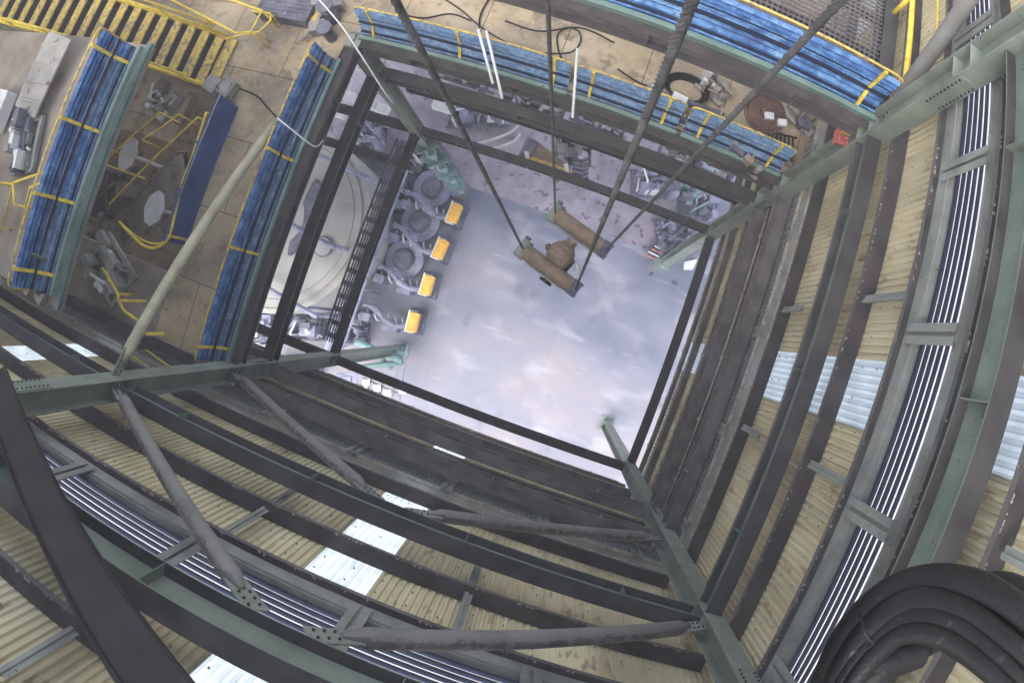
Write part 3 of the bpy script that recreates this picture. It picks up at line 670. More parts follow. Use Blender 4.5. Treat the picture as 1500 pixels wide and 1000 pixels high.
m = MB(); m.box((fs[0]+.12, fs[1]+.635, fs[2]+.06), (.34, 1.3, .05)); m.box((fs[0]+.05, fs[1]+.05, fs[2]+.12), (.7, .16, .1)); m.build('foot_plate', 'yellow_worn', st)
# looped rails at the stair foot
def rail_loop(pts, label, r=.026, mat='yellow_paint', name='yellow_rail', group='bent yellow rails', legs=(), n=5):
    m = MB(); m.tube(spline(pts, n), r, 8)
    for a, b in legs: m.tube([a, b], r*.9, 8)
    return tag(m.build(name, mat), label, 'rail', group)
def zt(p, z): q = Vector(p); q.z = z; return q
zf = H-14.0
a1, a2, a3, a4 = AT(250, 0, 12.9), AT(345, 49, 12.9), AT(368, 47, 12.9), AT(384, 16, 12.9)
m = MB(); m.tube([a1, a2, a3, a4, AT(345, 3, 12.9), AT(300, -12, 12.9)], .028, 8)
for p in (a3, a4): m.tube([p, zt(p, zf)], .024, 8)
tag(m.build('yellow_rail', 'yellow_paint'), 'angular yellow rail loop at the stair foot, one nearer the stair', 'rail', 'bent yellow rails')
a1, a2, a3, a4 = AT(330, 58, 13.3), AT(380, 47, 13.3), AT(397, 30, 13.3), AT(396, 20, 13.3)
m = MB(); m.tube([a1, AT(350, 53, 13.3), a2, a3, a4, AT(370, 17, 13.3)], .028, 8)
for p in (a2, a4): m.tube([p, zt(p, zf)], .024, 8)
tag(m.build('yellow_rail', 'yellow_paint'), 'angular yellow rail loop at the stair foot, one reaching farther right', 'rail', 'bent yellow rails')
c = AT(345, 30, 13.6); m = MB(); m.frame(Vector((-8.35, 5.05, H-13.75)), Vector((1, 0, 0)), Vector((0, 1, 0)), Zv, .75, .33, .25)
for k in range(5): m.frame(Vector((-8.35, 4.82+.11*k, H-13.49)), Vector((1, 0, 0)), Vector((0, 1, 0)), Zv, .7, .02, .012)
tag(m.build('cable_box', 'machine_dark', bevel=.02), 'dark purple box on the tan slabs behind the yellow rail loops', 'box')

# second stair going down through the opening
st2, rd2, _, _ = stair('narrow brown stair descending through the opening beside the blue sheet', AT(178, 318, 17.2), AT(268, 222, 14.1), .95, 13, (.62, -.78, 0), 'deck_brown')
for j, (p, q) in enumerate((((150, 240), (235, 165)), ((160, 300), (290, 172)))):
    A, B = AT(*p, 14.2), AT(*q, 13.0)
    rail_loop([A, A+(B-A)*.5, B], ['yellow sloping rail beside the white plate in the stair opening', 'long yellow sloping rail over the brown stair'][j], .026, legs=((B, zt(B, B.z-1.0)),), group='rails of the stair opening')
rail_loop([AT(150, 240, 14.2), AT(185, 252, 14.3), AT(213, 262, 14.3)], 'short yellow rail under the white plate', .024, group='rails of the stair opening')
rail_loop([AT(302, 165, 12.95), AT(283, 225, 12.95), AT(268, 265, 12.95), AT(252, 330, 12.95), AT(244, 352, 12.95), AT(225, 363, 12.95), AT(205, 356, 12.95), AT(175, 325, 12.95)], 'yellow rail with a rounded end along the solid blue sheet', .034,
          legs=[(AT(p[0], p[1], 12.95), zt(AT(p[0], p[1], 12.95), zf)) for p in ((302, 165), (268, 265), (246, 345))], group='rails of the stair opening')
rail_loop([AT(175, 325, 13.5), AT(205, 350, 13.5), AT(232, 357, 13.5), AT(246, 345, 13.5)], 'lower yellow rail following the rounded end', .028, group='rails of the stair opening')
# solid blue sheet
bs = thing('blue_sheet_screen', (-8.62, .7, zf), 'solid dark blue sheet screen with pale scuffs on the tan floor', 'screen')
m = MB(); m.box((-8.62, .72, zf+.56), (.012, 3.45, 1.08))
for zz in (.05, .56, 1.08): m.box((-8.60, .72, zf+zz), (.03, 3.45, .03))
m.build('sheet', 'blue_sheet', bs)
for k in range(4): m = MB(); m.box((-8.66, -.95+k*1.11, zf+.56), (.05, .05, 1.12)); m.build('frame_post', 'blue_sheet', bs)
m = MB(); m.tube([(-8.56, -1.0, zf+1.1), (-8.56, 2.44, zf+1.1)], .018, 8); m.build('top_edge', 'channel_grey', bs)
for (a, b), lab in (((188, 226), 'white plate seen through the upper part of the stair opening'), ((226, 305), 'white plate beside the rounded yellow rail end')):  # white shapes added to stand in for bright lit ground seen through gaps
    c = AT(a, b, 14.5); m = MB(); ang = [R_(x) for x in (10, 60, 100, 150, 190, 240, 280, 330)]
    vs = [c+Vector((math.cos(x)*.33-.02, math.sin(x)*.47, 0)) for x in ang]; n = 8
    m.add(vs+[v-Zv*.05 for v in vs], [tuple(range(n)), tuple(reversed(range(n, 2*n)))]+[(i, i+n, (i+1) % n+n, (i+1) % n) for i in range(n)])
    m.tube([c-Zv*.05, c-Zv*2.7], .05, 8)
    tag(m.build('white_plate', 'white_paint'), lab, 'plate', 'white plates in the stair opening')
def clutter(center, sx, sy, hgt, n, mats, label, cat, name, seed, group=None, rz=0.3):
    rnd = random.Random(seed); c = Vector(center); t = thing(name, c, label, cat, group)
    X = Vector((math.cos(rz), math.sin(rz), 0)); Y = Vector((-math.sin(rz), math.cos(rz), 0))
    m = MB()
    for j in (-1, 1): m.frame(c+Y*(j*sy*.45)+Zv*.07, X, Y, Zv, sx/2, .05, .07); m.frame(c+X*(j*sx*.45)+Zv*.07, X, Y, Zv, .05, sy*.45, .06)
    m.build('base_frame', mats[0], t)
    for k, mt in enumerate(mats):
        for i in range(n):
            m = MB(); p = c+X*rnd.uniform(-.45, .45)*sx+Y*rnd.uniform(-.45, .45)*sy; h = rnd.uniform(.25, 1)*hgt; q = rnd.random()
            a, b = rnd.uniform(.05, .16)*sx, rnd.uniform(.05, .16)*sy
            if q < .45: nm = 'housing'; m.frame(p+Zv*(h*.5+.1), X, Y, Zv, a, b, h/2)
            elif q < .7: nm = 'canister'; m.lathe(p+Zv*.12, [(min(a, b), 0), (min(a, b), h*.8), (min(a, b)*.5, h*.9), (min(a, b)*.5, h)], 12)
            else:
                nm = 'pipe'; p2 = c+X*rnd.uniform(-.45, .45)*sx+Y*rnd.uniform(-.45, .45)*sy
                m.tube(spline([p+Zv*.2, p+Zv*h, (p+p2)/2+Zv*(h+.05), p2+Zv*h, p2+Zv*.2], 4), min(sx, sy)*.025+.012, 8)
            m.build(nm, mt, t)
    return t
clutter(AT(165, 395, 14.0), 1.6, 1.1, .5, 6, ['deck_grey', 'channel_grey', 'white_paint'], 'grey equipment with white bits at the foot of the far left blue barrier', 'machine', 'equipment_skid', 3, rz=-.5)
clutter(AT(175, 300, 18.2), 1.6, 2.6, .9, 6, ['deck_brown', 'channel_grey', 'rust_red'], 'brown rusty machinery on the lower floor under the narrow stair', 'machine', 'equipment_skid', 5)
rail_loop([AT(150, 392, 13.2), AT(170, 425, 13.2), AT(180, 452, 13.2), AT(196, 465, 13.2), AT(205, 475, 13.2), AT(202, 492, 13.2)], 'kinked yellow rail left of the pale pipe brace', .035, legs=[(AT(172, 440, 13.2), AT(214, 441, 13.2)), (AT(172, 430, 13.2), zt(AT(172, 430, 13.2), zf))], group='rails below the stair opening')
rail_loop([AT(214, 489, 13.2), AT(228, 489, 13.2), AT(240, 489, 13.2)], 'short yellow rail right of the pale pipe brace', .045, group='rails below the stair opening')
rail_loop([AT(195, 522, 13.3), AT(210, 532, 13.3), AT(226, 545, 13.3)], 'thin yellow rail above the left column, lower of two', .02, group='rails below the stair opening')
rail_loop([AT(213, 512, 13.3), AT(230, 524, 13.3), AT(250, 538, 13.3)], 'thin yellow rail above the left column, upper of two', .02, group='rails below the stair opening')
rail_loop([AT(0, 45, 14.0), AT(0, 45, 14.0)+Vector((.02, 0, 1)), AT(25, 38, 12.6)], 'pale thin rail end at the far upper left edge', .02, 'white_paint', group='rails below the stair opening')
# landing by the far left barrier: three yellow hoops, pale slab, bits
for k, (p, q, s_) in enumerate((((5, 335), (20, 268), (62, 254)), ((30, 340), (45, 275), (72, 264)), ((0, 268), (20, 270), (22, 300)))):
    A, B, C_ = AT(*p, 9.3), AT(*q, 8.6), AT(*s_, 8.6)
    m = MB(); m.tube([A, B, C_], .026, 8); m.tube([C_, zt(C_, H-9.6)], .022, 8); m.tube([A, zt(A, H-9.6)], .022, 8)
    tag(m.build('yellow_hoop', 'yellow_paint'), ['yellow hoop rail nearest the left edge on the brown landing', 'yellow hoop rail beside the blue barrier on the brown landing', 'small yellow hoop cut by the left edge'][k], 'rail', 'yellow hoops on the landing')
c = AT(62, 108, 9.2); m = MB(); m.frame(c, Vector((math.cos(1.4), math.sin(1.4), .1)).normalized(), Vector((-math.sin(1.4), math.cos(1.4), 0)), Vector((0, 0, 1)), .85, .5, .03)
for k in range(4): m.frame(c+Vector((0, -.6+.4*k, .04)), Vector((1, 0, 0)), Vector((0, 1, 0)), Zv, .5, .02, .02)
tag(m.build('grey_plate', 'deck_grey', bevel=.01), 'long worn grey plate leaning on the brown landing', 'plate')
c = AT(45, 215, 9.55); clutter(c, .7, 1.2, .5, 7, ['channel_grey', 'machine_dark', 'white_paint'], 'pile of grey fittings on the brown landing at the left edge', 'fittings', 'fittings_pile', 9)
c = AT(5, 165, 9.5); m = MB(); m.frame(c+Zv*.2, Vector((1, 0, 0)), Vector((0, 1, 0)), Zv, .35, .45, .2)
for k in range(5): m.frame(c+Vector((.1, -.4+.2*k, .41)), Vector((1, 0, 0)), Vector((0, 1, 0)), Zv, .22, .03, .012)
tag(m.build('white_box', 'white_paint', bevel=.02), 'pale turquoise white box cut by the left edge', 'box')
c = AT(85, 385, 9.4); beam('short_post', c, c+Vector((.05, .1, .9)), 'thin grey post standing on the landing by the lower left beams', w=.05, h=.05, cat='post', group='posts')

# ------------------------------------------------------------------ cables, rods, conduits
def cable(pts, r, label, mat='black_rubber', cat='cable', name='cable', group='cables and rods', n=8):
    m = MB(); m.tube(spline(pts, n), r, 8); return tag(m.build(name, mat), label, cat, group)
cable([AT(x, y, d) for x, y, d in ((462, -6, 12.6), (500, 38, 12.9), (528, 80, 13.2), (560, 130, 14), (575, 150, 14.6))], .018, 'thin white conduit running down onto the tank side column', 'white_paint', name='conduit')
cable([AT(x, y, d) for x, y, d in ((345, 128, 13.9), (375, 140, 13.8), (392, 158, 13.4), (405, 172, 12.6))], .022, 'dark cable curving over the tan slabs into the barrier')
cable([AT(x, y, d) for x, y, d in ((405, 172, 12.6), (430, 192, 12.8), (460, 214, 13.4), (472, 205, 14.2))], .016, 'thin white cable crossing the left blue barrier', 'white_paint')
cable([AT(x, y, 13.95) for x, y in ((640, -8), (672, 12), (703, 38), (730, 55), (765, 72), (800, 77), (835, 76), (850, 62), (848, 46), (832, 40), (817, 50), (818, 72), (828, 95), (842, 112))], .017, 'dark cable looping once on the upper tan slabs', n=8)
cable([AT(x, y, 13.95) for x, y in ((720, -8), (704, 20), (702, 40))], .02, 'dark cable coming down to the white rods')
for k, (p, q) in enumerate((((846, 70), (839, 172)), ((700, 42), (722, 122)), ((712, 44), (736, 144)))):
    cable([AT(*p, 12.5), AT(*q, 12.7)], .028, ['white rod hanging beside the cable loop', 'pinkish white rod over the left part of the barrier, left of a pair', 'white rod over the left part of the barrier, right of a pair'][k], 'white_paint', 'rod', 'hanging_rod', n=2)
for k, (p, q) in enumerate((((1060, 160), (1035, 215)), ((1076, 172), (1025, 232)))):
    cable([AT(*p, 12.6), AT(*q, 15.0)], .018, ['pale guide rod next to the right hand rope, upper', 'pale guide rod next to the right hand rope, lower'][k], 'channel_grey', 'rod', 'guide_rod', n=2)

# ------------------------------------------------------------------ clutter on the upper tan floor
m = MB()
for k in range(5): m.tube([AT(1005, 132, 13.9)+Vector((math.cos(a)*(.38+.03*k), math.sin(a)*(.25+.02*k), .04*k)) for a in [i*math.pi/10 for i in range(20)]], .022, 6, closed=True)
tag(m.build('hose_coil', 'black_rubber'), 'coiled dark hose on the tan slabs right of the braided rope', 'hose')
cable([AT(983, 140, 13.7), AT(1010, 150, 13.7), AT(1060, 168, 13.7)], .07, 'dark thick pipe lying on the tan slabs under the hose coil', 'machine_dark', 'pipe', 'floor_pipe', n=3)
clutter(AT(1020, 175, 13.95), 1.3, .6, .35, 6, ['deck_grey', 'machine_dark', 'white_paint'], 'low grey valve skid between the pipe and the barrier', 'machine', 'valve_skid', 21, rz=-.1)
c = AT(1120, 166, 13.9); m = MB(); m.lathe(c, [(.48, 0), (.50, .08), (.44, .12), (.40, .05), (.12, .05), (.12, .2), (.05, .22)], 30)
rr = m.build('cable_reel', 'rust_red', bevel=0); tag(rr, 'dark red round cable reel near the upper right', 'reel')
for k, p in enumerate(((1127, 170), (1146, 180), (1108, 198))):
    c = AT(*p, 13.6); m = MB(); m.box(c, (.2, .16, .12), .3); m.box(c+Vector((.06, .05, .07)), (.05, .05, .05), .3); m.tube([c-Zv*.05, c-Zv*.38], .02, 6)
    tag(m.build('junction_box', 'white_paint', bevel=.01), ['white junction box on the red reel, left one', 'white junction box on the red reel, right one', 'white junction box between reel and blue barrier'][k], 'box', 'white junction boxes')
c = AT(1143, 212, 13.9); m = MB()
for k in range(7): m.box(c+Vector((-.3+.1*k, 0, .04)), (.03, .55, .06), .2)
m.box(c+Vector((0, .25, .02)), (.7, .04, .04), .2); m.box(c+Vector((0, -.25, .02)), (.7, .04, .04), .2)
tag(m.build('drain_grate', 'dark_steel'), 'black slotted grate set near the end of the barrier', 'grate')
# sign on the column
sg = thing('warning_sign', (X1-.2, Y1-.05, H-10.4), 'small red and orange sign on the red sign column', 'sign')
cs = AT(1222, 193, 10.3); n_ = Vector((0, .2, 1)).normalized(); Tn = Vector((1, 0, 0)); Sn = n_.cross(Tn)
cs = V(X1-.24, Y1+.12, 10.45)
m = MB(); m.frame(cs, Vector((1, 0, 0)), Vector((0, 1, 0)), Zv, .012, .15, .17); m.frame(cs+Vector((.12, 0, 0)), Vector((1, 0, 0)), Vector((0, 1, 0)), Zv, .11, .14, .012); m.build('red_plate', 'sign_red', sg)
m = MB(); m.frame(cs+Vector((.1, .1, .2)), Vector((1, 0, 0)), Vector((0, 1, 0)), Zv, .09, .09, .06); m.build('orange_lamp', 'orange_paint', sg, bevel=.02)

# ------------------------------------------------------------------ mesh floor at the top right
gt = thing('mesh_floor', (1.4, 7.0, H-9.4), 'open steel mesh floor behind the bright blue barrier at the top right', 'grating')
m = MB(); gx0, gx1, gy0, gy1 = -3.0, 3.55, 5.25, 8.6
y = gy0
while y < gy1: m.box(((gx0+gx1)/2, y, H-9.42), (gx1-gx0, .022, .05)); y += .095
m.build('bearing_bars', 'pipe_steel', gt)['kind'] = 'stuff'
m = MB(); x = gx0
while x < gx1: m.box((x, (gy0+gy1)/2, H-9.405), (.020, gy1-gy0, .022)); x += .095
m.build('cross_bars', 'pipe_steel', gt)['kind'] = 'stuff'
m = MB()
for k in range(5): m.ibeam((gx0, gy0+.05+.8*k, H-9.56), (gx1, gy0+.05+.8*k, H-9.56), .1, .2, .01, .01)
for x in (gx0, gx1): m.bar((x, gy0, H-9.5), (x, gy1, H-9.5), .02, .2)
m.build('support_frame', 'dark_steel', gt)
rail_loop([V(3.66, 5.2, 8.35), V(3.66, 6.5, 8.35), V(3.66, 8.6, 8.35)], 'thick yellow rail running up to the top edge beside the mesh floor', .055, legs=[(V(3.66, 5.25, 8.35), V(3.66, 5.25, 9.4)), (V(3.66, 7, 8.35), V(3.66, 7, 9.4))], group='rails of the mesh floor')
rail_loop([V(3.95, 5.6, 7.9), V(3.95, 6.5, 7.9), V(3.95, 8.0, 7.9)], 'thin yellow rail between the thick one and the cladding', .02, group='rails of the mesh floor')

# ------------------------------------------------------------------ black hoses by the lens
HD = .95
hs = (([(1205, 1035), (1236, 955), (1275, 900), (1330, 864), (1400, 858), (1465, 882), (1550, 945)], .042, .97, 'outermost black hose arching over the bundle'),
      ([(1208, 1040), (1238, 975), (1275, 922), (1325, 885), (1380, 886), (1440, 916), (1530, 985)], .030, .93, 'black hose second from outside in the arching bundle'),
      ([(1216, 1040), (1246, 982), (1281, 938), (1325, 906), (1375, 909), (1430, 940), (1510, 1010)], .024, .91, 'slim black hose in the middle of the arching bundle'),
      ([(1225, 1040), (1256, 988), (1290, 948), (1325, 926), (1370, 931), (1420, 960), (1480, 1012)], .021, .89, 'innermost thin black hose over the tan cladding gap'),
      ([(1262, 1045), (1270, 1002), (1288, 972), (1312, 955), (1345, 944)], .048, .95, 'fat black hose standing inside the arch'),
      ([(1350, 925), (1410, 900), (1460, 915), (1550, 985)], .060, 1.08, 'fat black hose filling the arch towards the right edge'),
      ([(1420, 880), (1470, 868), (1550, 905)], .055, 1.2, 'black hose behind the others at the right edge'))
for pts, r, d, lab in hs:
    m = MB(); m.tube(spline([AT(x, y, d) for x, y in pts], 8), r, 16); tag(m.build('black_hose', 'black_rubber'), lab, 'hose', 'black hoses by the camera')
m = MB(); m.tube(spline([AT(1259, 897, .83), AT(1263, 915, .80), AT(1270, 932, .79), AT(1278, 940, .79), AT(1270, 948, .79)], 6), .0028, 6)
tag(m.build('cable_tie', 'black_rubber'), 'thin cable tie around the black hose bundle', 'cable tie')

# ------------------------------------------------------------------ round tank
tc = Vector((-12.5, .6, 0)); tz = 5.0
tk = thing('round_tank', tc, 'huge round cream tank with a ribbed rim under the left beams', 'tank')
m = MB(); m.lathe(tc, [(4.05, 0), (4.05, tz-.12), (4.12, tz-.1), (4.12, tz), (3.9, tz+.01), (3.88, tz-.06), (3.78, tz-.06), (3.76, tz+.02), (3.5, tz+.03), (3.48, tz), (3.44, tz), (3.42, tz+.04), (.2, tz+.25)], 72)
m.build('shell', 'cream_tank', tk)
c = Vector((-9.96, .02, tz+.05)); m = MB(); m.lathe(c, [(.42, 0), (.44, .12), (.38, .2), (.36, .13)], 28); m.build('manhole_ring', 'machine_dark', tk)
m = MB(); m.lathe(c, [(.37, .05), (.37, .22), (.1, .26)], 28); m.build('manhole_lid', 'cream_tank', tk)
m = MB(); c = Vector((-11.35, .9, tz+.12)); vs = [c+Vector((math.cos(a)*.62*(1 if math.cos(a) > 0 else .35), math.sin(a)*1.7, 0)) for a in [i*math.pi/12 for i in range(24)]]
m.add(vs+[v+Zv*.06 for v in vs], [tuple(range(24, 48))]+[(i, (i+1) % 24, (i+1) % 24+24, i+24) for i in range(24)])
m.build('dark_hatch', 'rust_red', tk); bpy.data.objects['dark_hatch'].data.materials[0] = MATS['machine_dark']
for a0 in (.1, .9, 1.7): 
    m = MB(); m.tube([tc+Vector((math.cos(-a0)*4.1, math.sin(-a0)*4.1, z_)) for z_ in (0.1, tz)], .06, 8); m.build('riser_pipe', 'lavender_steel', tk)

# ------------------------------------------------------------------ four motors with hoses in a row on the yard
MZ = 1.2
def pump():
    t = thing('pump_unit', (0, 0, 0), '', 'pump')
    m = MB(); m.box((0, 0, MZ), (.46, .86, .5)); m.box((.02, 0, MZ+.27), (.30, .62, .05)); m.build('motor_box', 'orange_paint', t, bevel=.03)
    m = MB(); m.box((-.26, 0, MZ-.1), (.06, 1.0, .62)); m.box((-.1, -.47, MZ-.12), (.36, .05, .5)); m.box((-.12, .47, MZ-.12), (.3, .05, .4)); m.build('white_cradle', 'white_paint', t)
    m = MB(); m.box((-.1, 0, .12), (.9, 1.1, .22))
    for i in (-1, 1):
        for j in (-1, 1): m.box((-.1+i*.25, j*.4, .55), (.07, .07, .8))
    m.build('stand', 'machine_dark', t)
    m = MB(); pts = spline([(-.3, -.25, MZ), (-.8, -.35, MZ+.1), (-1.35, -.15, MZ+.25), (-1.9, .2, MZ+.2), (-2.5, .25, MZ)], 10)
    m.tube(pts, [.10+.05*(i % 2)+.03*math.sin(i*.5) for i in range(len(pts))], 12); m.build('ribbed_hose', 'lavender_steel', t)
    m = MB(); m.lathe((-1.5, .85, 0), [(.85, 0), (.85, .75), (.78, .85), (.70, .80), (.45, .9), (.42, 1.1), (.15, 1.15)], 32); m.build('fan_housing', 'machine_dark', t)
    m = MB(); m.lathe((-1.5, .85, .76), [(.88, 0), (.93, .04), (.88, .1), (.80, .1)], 32); m.build('housing_rim', 'lavender_steel', t)
    m = MB()
    for k in range(6): m.tube(spline([(-.4-.35*k, -.35, .3), (-.4-.35*k, -.3, .9), (-.55-.35*k, -.05, 1.0), (-.7-.35*k, .1, .4)], 5), .045, 8)
    m.build('small_pipes', 'white_paint', t)['kind'] = 'stuff'
    m = MB(); m.box((-2.3, -.3, .7), (.5, .4, 1.3)); m.box((-1.1, -.55, .45), (.7, .25, .8)); m.build('gearbox', 'lavender_steel', t, bevel=.04)
    return t
pu = pump()
for i, p in enumerate(((665, 312), (645, 365), (626, 418), (605, 472))):
    q = AT(*p, H-MZ-.25); q.z = 0
    lab = ['orange box of a pump unit closest to the teal frame', 'orange box of a pump unit, second below the teal frame', 'orange box of a pump unit, second above the green pipes', 'orange box of a pump unit closest to the green pipes'][i]
    lab = lab.replace('orange box of a pump unit', 'pump unit with an orange motor box')
    if i == 0: pu.location = q; pu['label'] = lab; pu['group'] = 'pump units in a row on the yard'; pu['_w'] = tuple(q)
    else:
        cc = copy_tree(pu, q, lab); cc.rotation_euler.z = (-.05, .06, .1)[i-1]
        if i == 3:
            for ch in list(cc.children):
                if ch.name.startswith(('fan_housing', 'housing_rim')): bpy.data.objects.remove(ch)

def frame_struct(pts, w, h, mat, label, cat, name, group=None):
    m = MB()
    for a, b in pts: m.bar(a, b, w, h)
    return tag(m.build(name, mat), label, cat, group)
G = lambda x, y, z: AT(x, y, H-z)
# teal frame by the tank side column
tf = thing('teal_steps', G(645, 245, 0), 'teal stepped plates around the column foot by the first orange motor', 'frame')
for k in range(4):
    z_ = 9.0-2.1*k; a = Vector((X0+.05*k, Y1-.1, z_))
    m = MB(); m.frame(a, Vector((.8, .6, 0)), Vector((-.6, .8, 0)), Zv, .40, .24, .06); m.frame(a+Vector((.3, -.2, -.35)), Vector((.8, .6, 0)), Vector((-.6, .8, 0)), Zv, .12, .1, .3); m.build('step_plate', 'teal_paint', tf)
m = MB(); m.bar((X0+.3, Y1+.25, 9.2), (X0+.3, Y1+.25, .2), .1, .16, (1, 0, 0)); m.build('guide_post', 'machine_dark', tf)
m = MB(); m.lathe(G(668, 272, 0), [(.55, 0), (.6, .5), (.5, .9), (.2, 1.0)], 9); m.build('crumpled_cover', 'lavender_steel', tf)
# green pipes by the left column foot
gp = thing('green_pipe_rack', G(560, 525, 0), 'pale green pipes on a rack below the last orange motor', 'pipe rack')
for k, (a, b, r) in enumerate((((520, 500), (590, 528), .16), ((500, 528), (600, 515), .14), ((510, 540), (592, 530), .12), ((540, 505), (575, 540), .1))):
    m = MB(); m.cyl(G(*a, 2.6-.3*k), G(*b, 2.0-.2*k), r, 12); m.build('pipe', 'teal_paint', gp)
m = MB(); m.bar(G(598, 505, 1.9), G(585, 590, 1.9), .08, .1); m.bar(G(588, 508, 1.5), G(575, 585, 1.5), .06, .08)
for p in ((598, 505), (585, 590), (592, 545)): a = G(*p, 1.9); m.bar(a, (a.x, a.y, 0), .08, .08)
m.build('rack_rail', 'lavender_steel', gp)
for p in ((540, 565), (556, 572), (548, 580), (563, 585), (583, 560), (590, 545)):
    pass
wf = thing('window_frame', G(560, 575, 0), 'row of small white roof panes beyond the lower beam corner', 'roof panes')
for k, (x, y) in enumerate(((537, 560), (553, 568), (568, 575), (533, 571), (549, 579), (565, 586), (584, 561), (590, 572))):
    m = MB(); m.box(G(x, y, 2.4), (.32, .28, .05), .35); m.build('pane', 'white_paint', wf)
m = MB()
for a, b in (((525, 563), (580, 588)), ((532, 553), (588, 578)), ((545, 552), (535, 585)), ((562, 560), (552, 592))): m.bar(G(*a, 2.35), G(*b, 2.35), .08, .08)
for p in ((525, 563), (588, 578)): a = G(*p, 2.3); m.bar(a, (a.x, a.y, 0), .1, .1)
m.build('frame', 'machine_dark', wf)
m = MB(); m.box(G(508, 556, 2.2), (1.0, .6, .08), .35); m.box(G(508, 556, 2.28), (.4, .3, .06), .35); a = G(508, 556, 2.2); m.bar(a, (a.x, a.y, 0), .2, .2)
tag(m.build('blue_roof_hatch', 'lavender_steel', bevel=.01), 'bluish roof hatch behind the left lower beam corner', 'hatch')
# debris at the red sign column foot
cr = clutter(G(988, 345, 0), 1.9, 1.9, 1.0, 11, ['machine_dark', 'lavender_steel', 'machine_dark'], 'heap of dark blue machinery at the foot of the red sign column', 'machine', 'machine_heap', 31, rz=.5)
pr = thing('pink_rack', G(961, 370, 0), 'small pink and white slatted rack on the yard', 'rack')
for k in range(5):
    m = MB(); a = G(953+5*k, 374-4*k, .55); m.bar(a-Vector((.28, .05, 0)), a+Vector((.28, -.1, 0)), .07, .05); m.build('slat', 'white_paint' if k % 2 else 'sign_red', pr)
m = MB(); m.box(G(961, 368, .25), (.7, .6, .4), .3); m.build('rack_base', 'machine_dark', pr)
for p, q, lab in (((972, 385), (1010, 362), 'teal pipe lying from the column foot towards the pink rack'),):
    m = MB(); m.cyl(G(*p, .4), G(*q, 2.4), .22, 12); m.cyl(G(*p, .4)+Vector((0, 0, -.05)), G(*p, .4)+Vector((-.15, -.1, -.05)), .28, 12); tag(m.build('teal_pipe', 'teal_paint'), lab, 'pipe')
m = MB(); a = G(1003, 383, .3); m.add([a, a+Vector((.55, .35, 0)), a+Vector((.5, -.2, 0)), a+Vector((.1, -.35, 0)), a-Zv*.29, a+Vector((.55, .35, -.29)), a+Vector((.5, -.2, -.29)), a+Vector((.1, -.35, -.29))], [(0, 3, 2, 1), (0, 1, 5, 4), (1, 2, 6, 5), (2, 3, 7, 6), (3, 0, 4, 7), (4, 5, 6, 7)])
tag(m.build('mint_block', 'white_paint', bevel=.02), 'pale block beside the teal pipe', 'block')
for k, (x, y, s_) in enumerate(((986, 416, .2), (953, 402, .16))):
    rnd = random.Random(40+k); c = G(x, y, 0); m = MB(); n = 9
    for j in range(3):
        cc = c+Vector((rnd.uniform(-.1, .1), rnd.uniform(-.1, .1), .05)); m.lathe(cc-Zv*.045, [(s_*rnd.uniform(.3, .6), 0), (s_*rnd.uniform(.3, .5), .08), (s_*.1, .14)], 6+j)
    tag(m.build('debris_pile', 'machine_dark'), ['dark debris pile farthest out on the pale floor near the pink rack', 'dark debris pile just below the pink rack'][k], 'debris', 'debris on the yard')
# winch with a yellow frame behind the upper lowest beam
wn = thing('yellow_winch', G(808, 250, 3.0), 'dark winch inside a yellow frame beyond the upper lowest beam', 'winch')
za = 23.0
A = lambda x, y, d=za: AT(x, y, d)
m = MB(); m.bar(A(765, 238), A(846, 268), .12, .16); m.bar(A(760, 226), A(842, 255), .16, .1); m.build('yellow_bar', 'yellow_worn', wn)
for p, q in (((771, 222), (775, 248)), ((829, 240), (832, 266))): m = MB(); m.bar(A(*p, za-.2), A(*q, za-.2), .14, .1); m.build('white_bracket', 'white_paint', wn)
m = MB()
for k in range(5): m = MB(); m.tube([A(838, 232+7*k), A(852, 236+7*k), A(862, 232+7*k)], .07, 8); m.build('coil', 'machine_dark', wn)
m = MB()
m.cyl(A(780, 205), A(766, 235), .22, 14); m.build('drum', 'machine_dark', wn)
m = MB(); m.frame(A(803, 238, za+.3), Vector((.94, -.34, 0)), Vector((.34, .94, 0)), Zv, .7, .35, .12); m.build('deck_plate', 'block_paint', wn)
clutter(A(840, 215, za+.8), 1.3, 1.5, .7, 7, ['machine_dark', 'channel_grey', 'dark_steel'], 'dark pump cluster right of the yellow winch', 'machine', 'pump_cluster', 51)
for k, pts in enumerate((((690, 212), (715, 206), (745, 195), (762, 182)), ((715, 218), (735, 214), (756, 205), (762, 195)))):
    cable([A(*p) for p in pts], .05, ['pinkish white hose left of the yellow winch, upper', 'pinkish white hose left of the yellow winch, lower'][k], 'white_paint', 'hose', 'white_hose')
# lower deck strip between the beams of the upper side, and things on it
for k, (x, y, sx, sy, lab) in enumerate(((668, 108, 1.5, .5, 'pale pipework bundle under the barrier, leftmost of the strip'), (745, 145, 1.6, .6, 'pale pipework with white fittings under the two rods'), (795, 158, 1.3, .6, 'rusty and pale pipework left of the thin rope'),
                                         (878, 178, 1.6, .5, 'red speckled pipework right of the thin rope'), (1050, 245, 1.5, .6, 'white and dark pipework near the column with the sign'), (990, 225, 1.0, .5, 'dark pipework crossed by the right hand rope'))):
    clutter(AT(x, y, 18.5), sx, sy, .4, 6, ['lavender_steel', 'rust_red' if k in (2, 3) else 'machine_dark', 'white_paint'], lab, 'pipework', 'pipework_rack', 60+k, 'pipework racks along the upper side', rz=-.05)
m = MB()
for q in (0, 1): m.ibeam(V(X0, 5.15+q*.9, 18.75), V(X1, 5.15+q*.9, 18.75), .12, .2)
tag(m.build('rack_support', 'dark_steel'), 'pair of thin dark beams carrying the pipework on the upper side', 'beam')
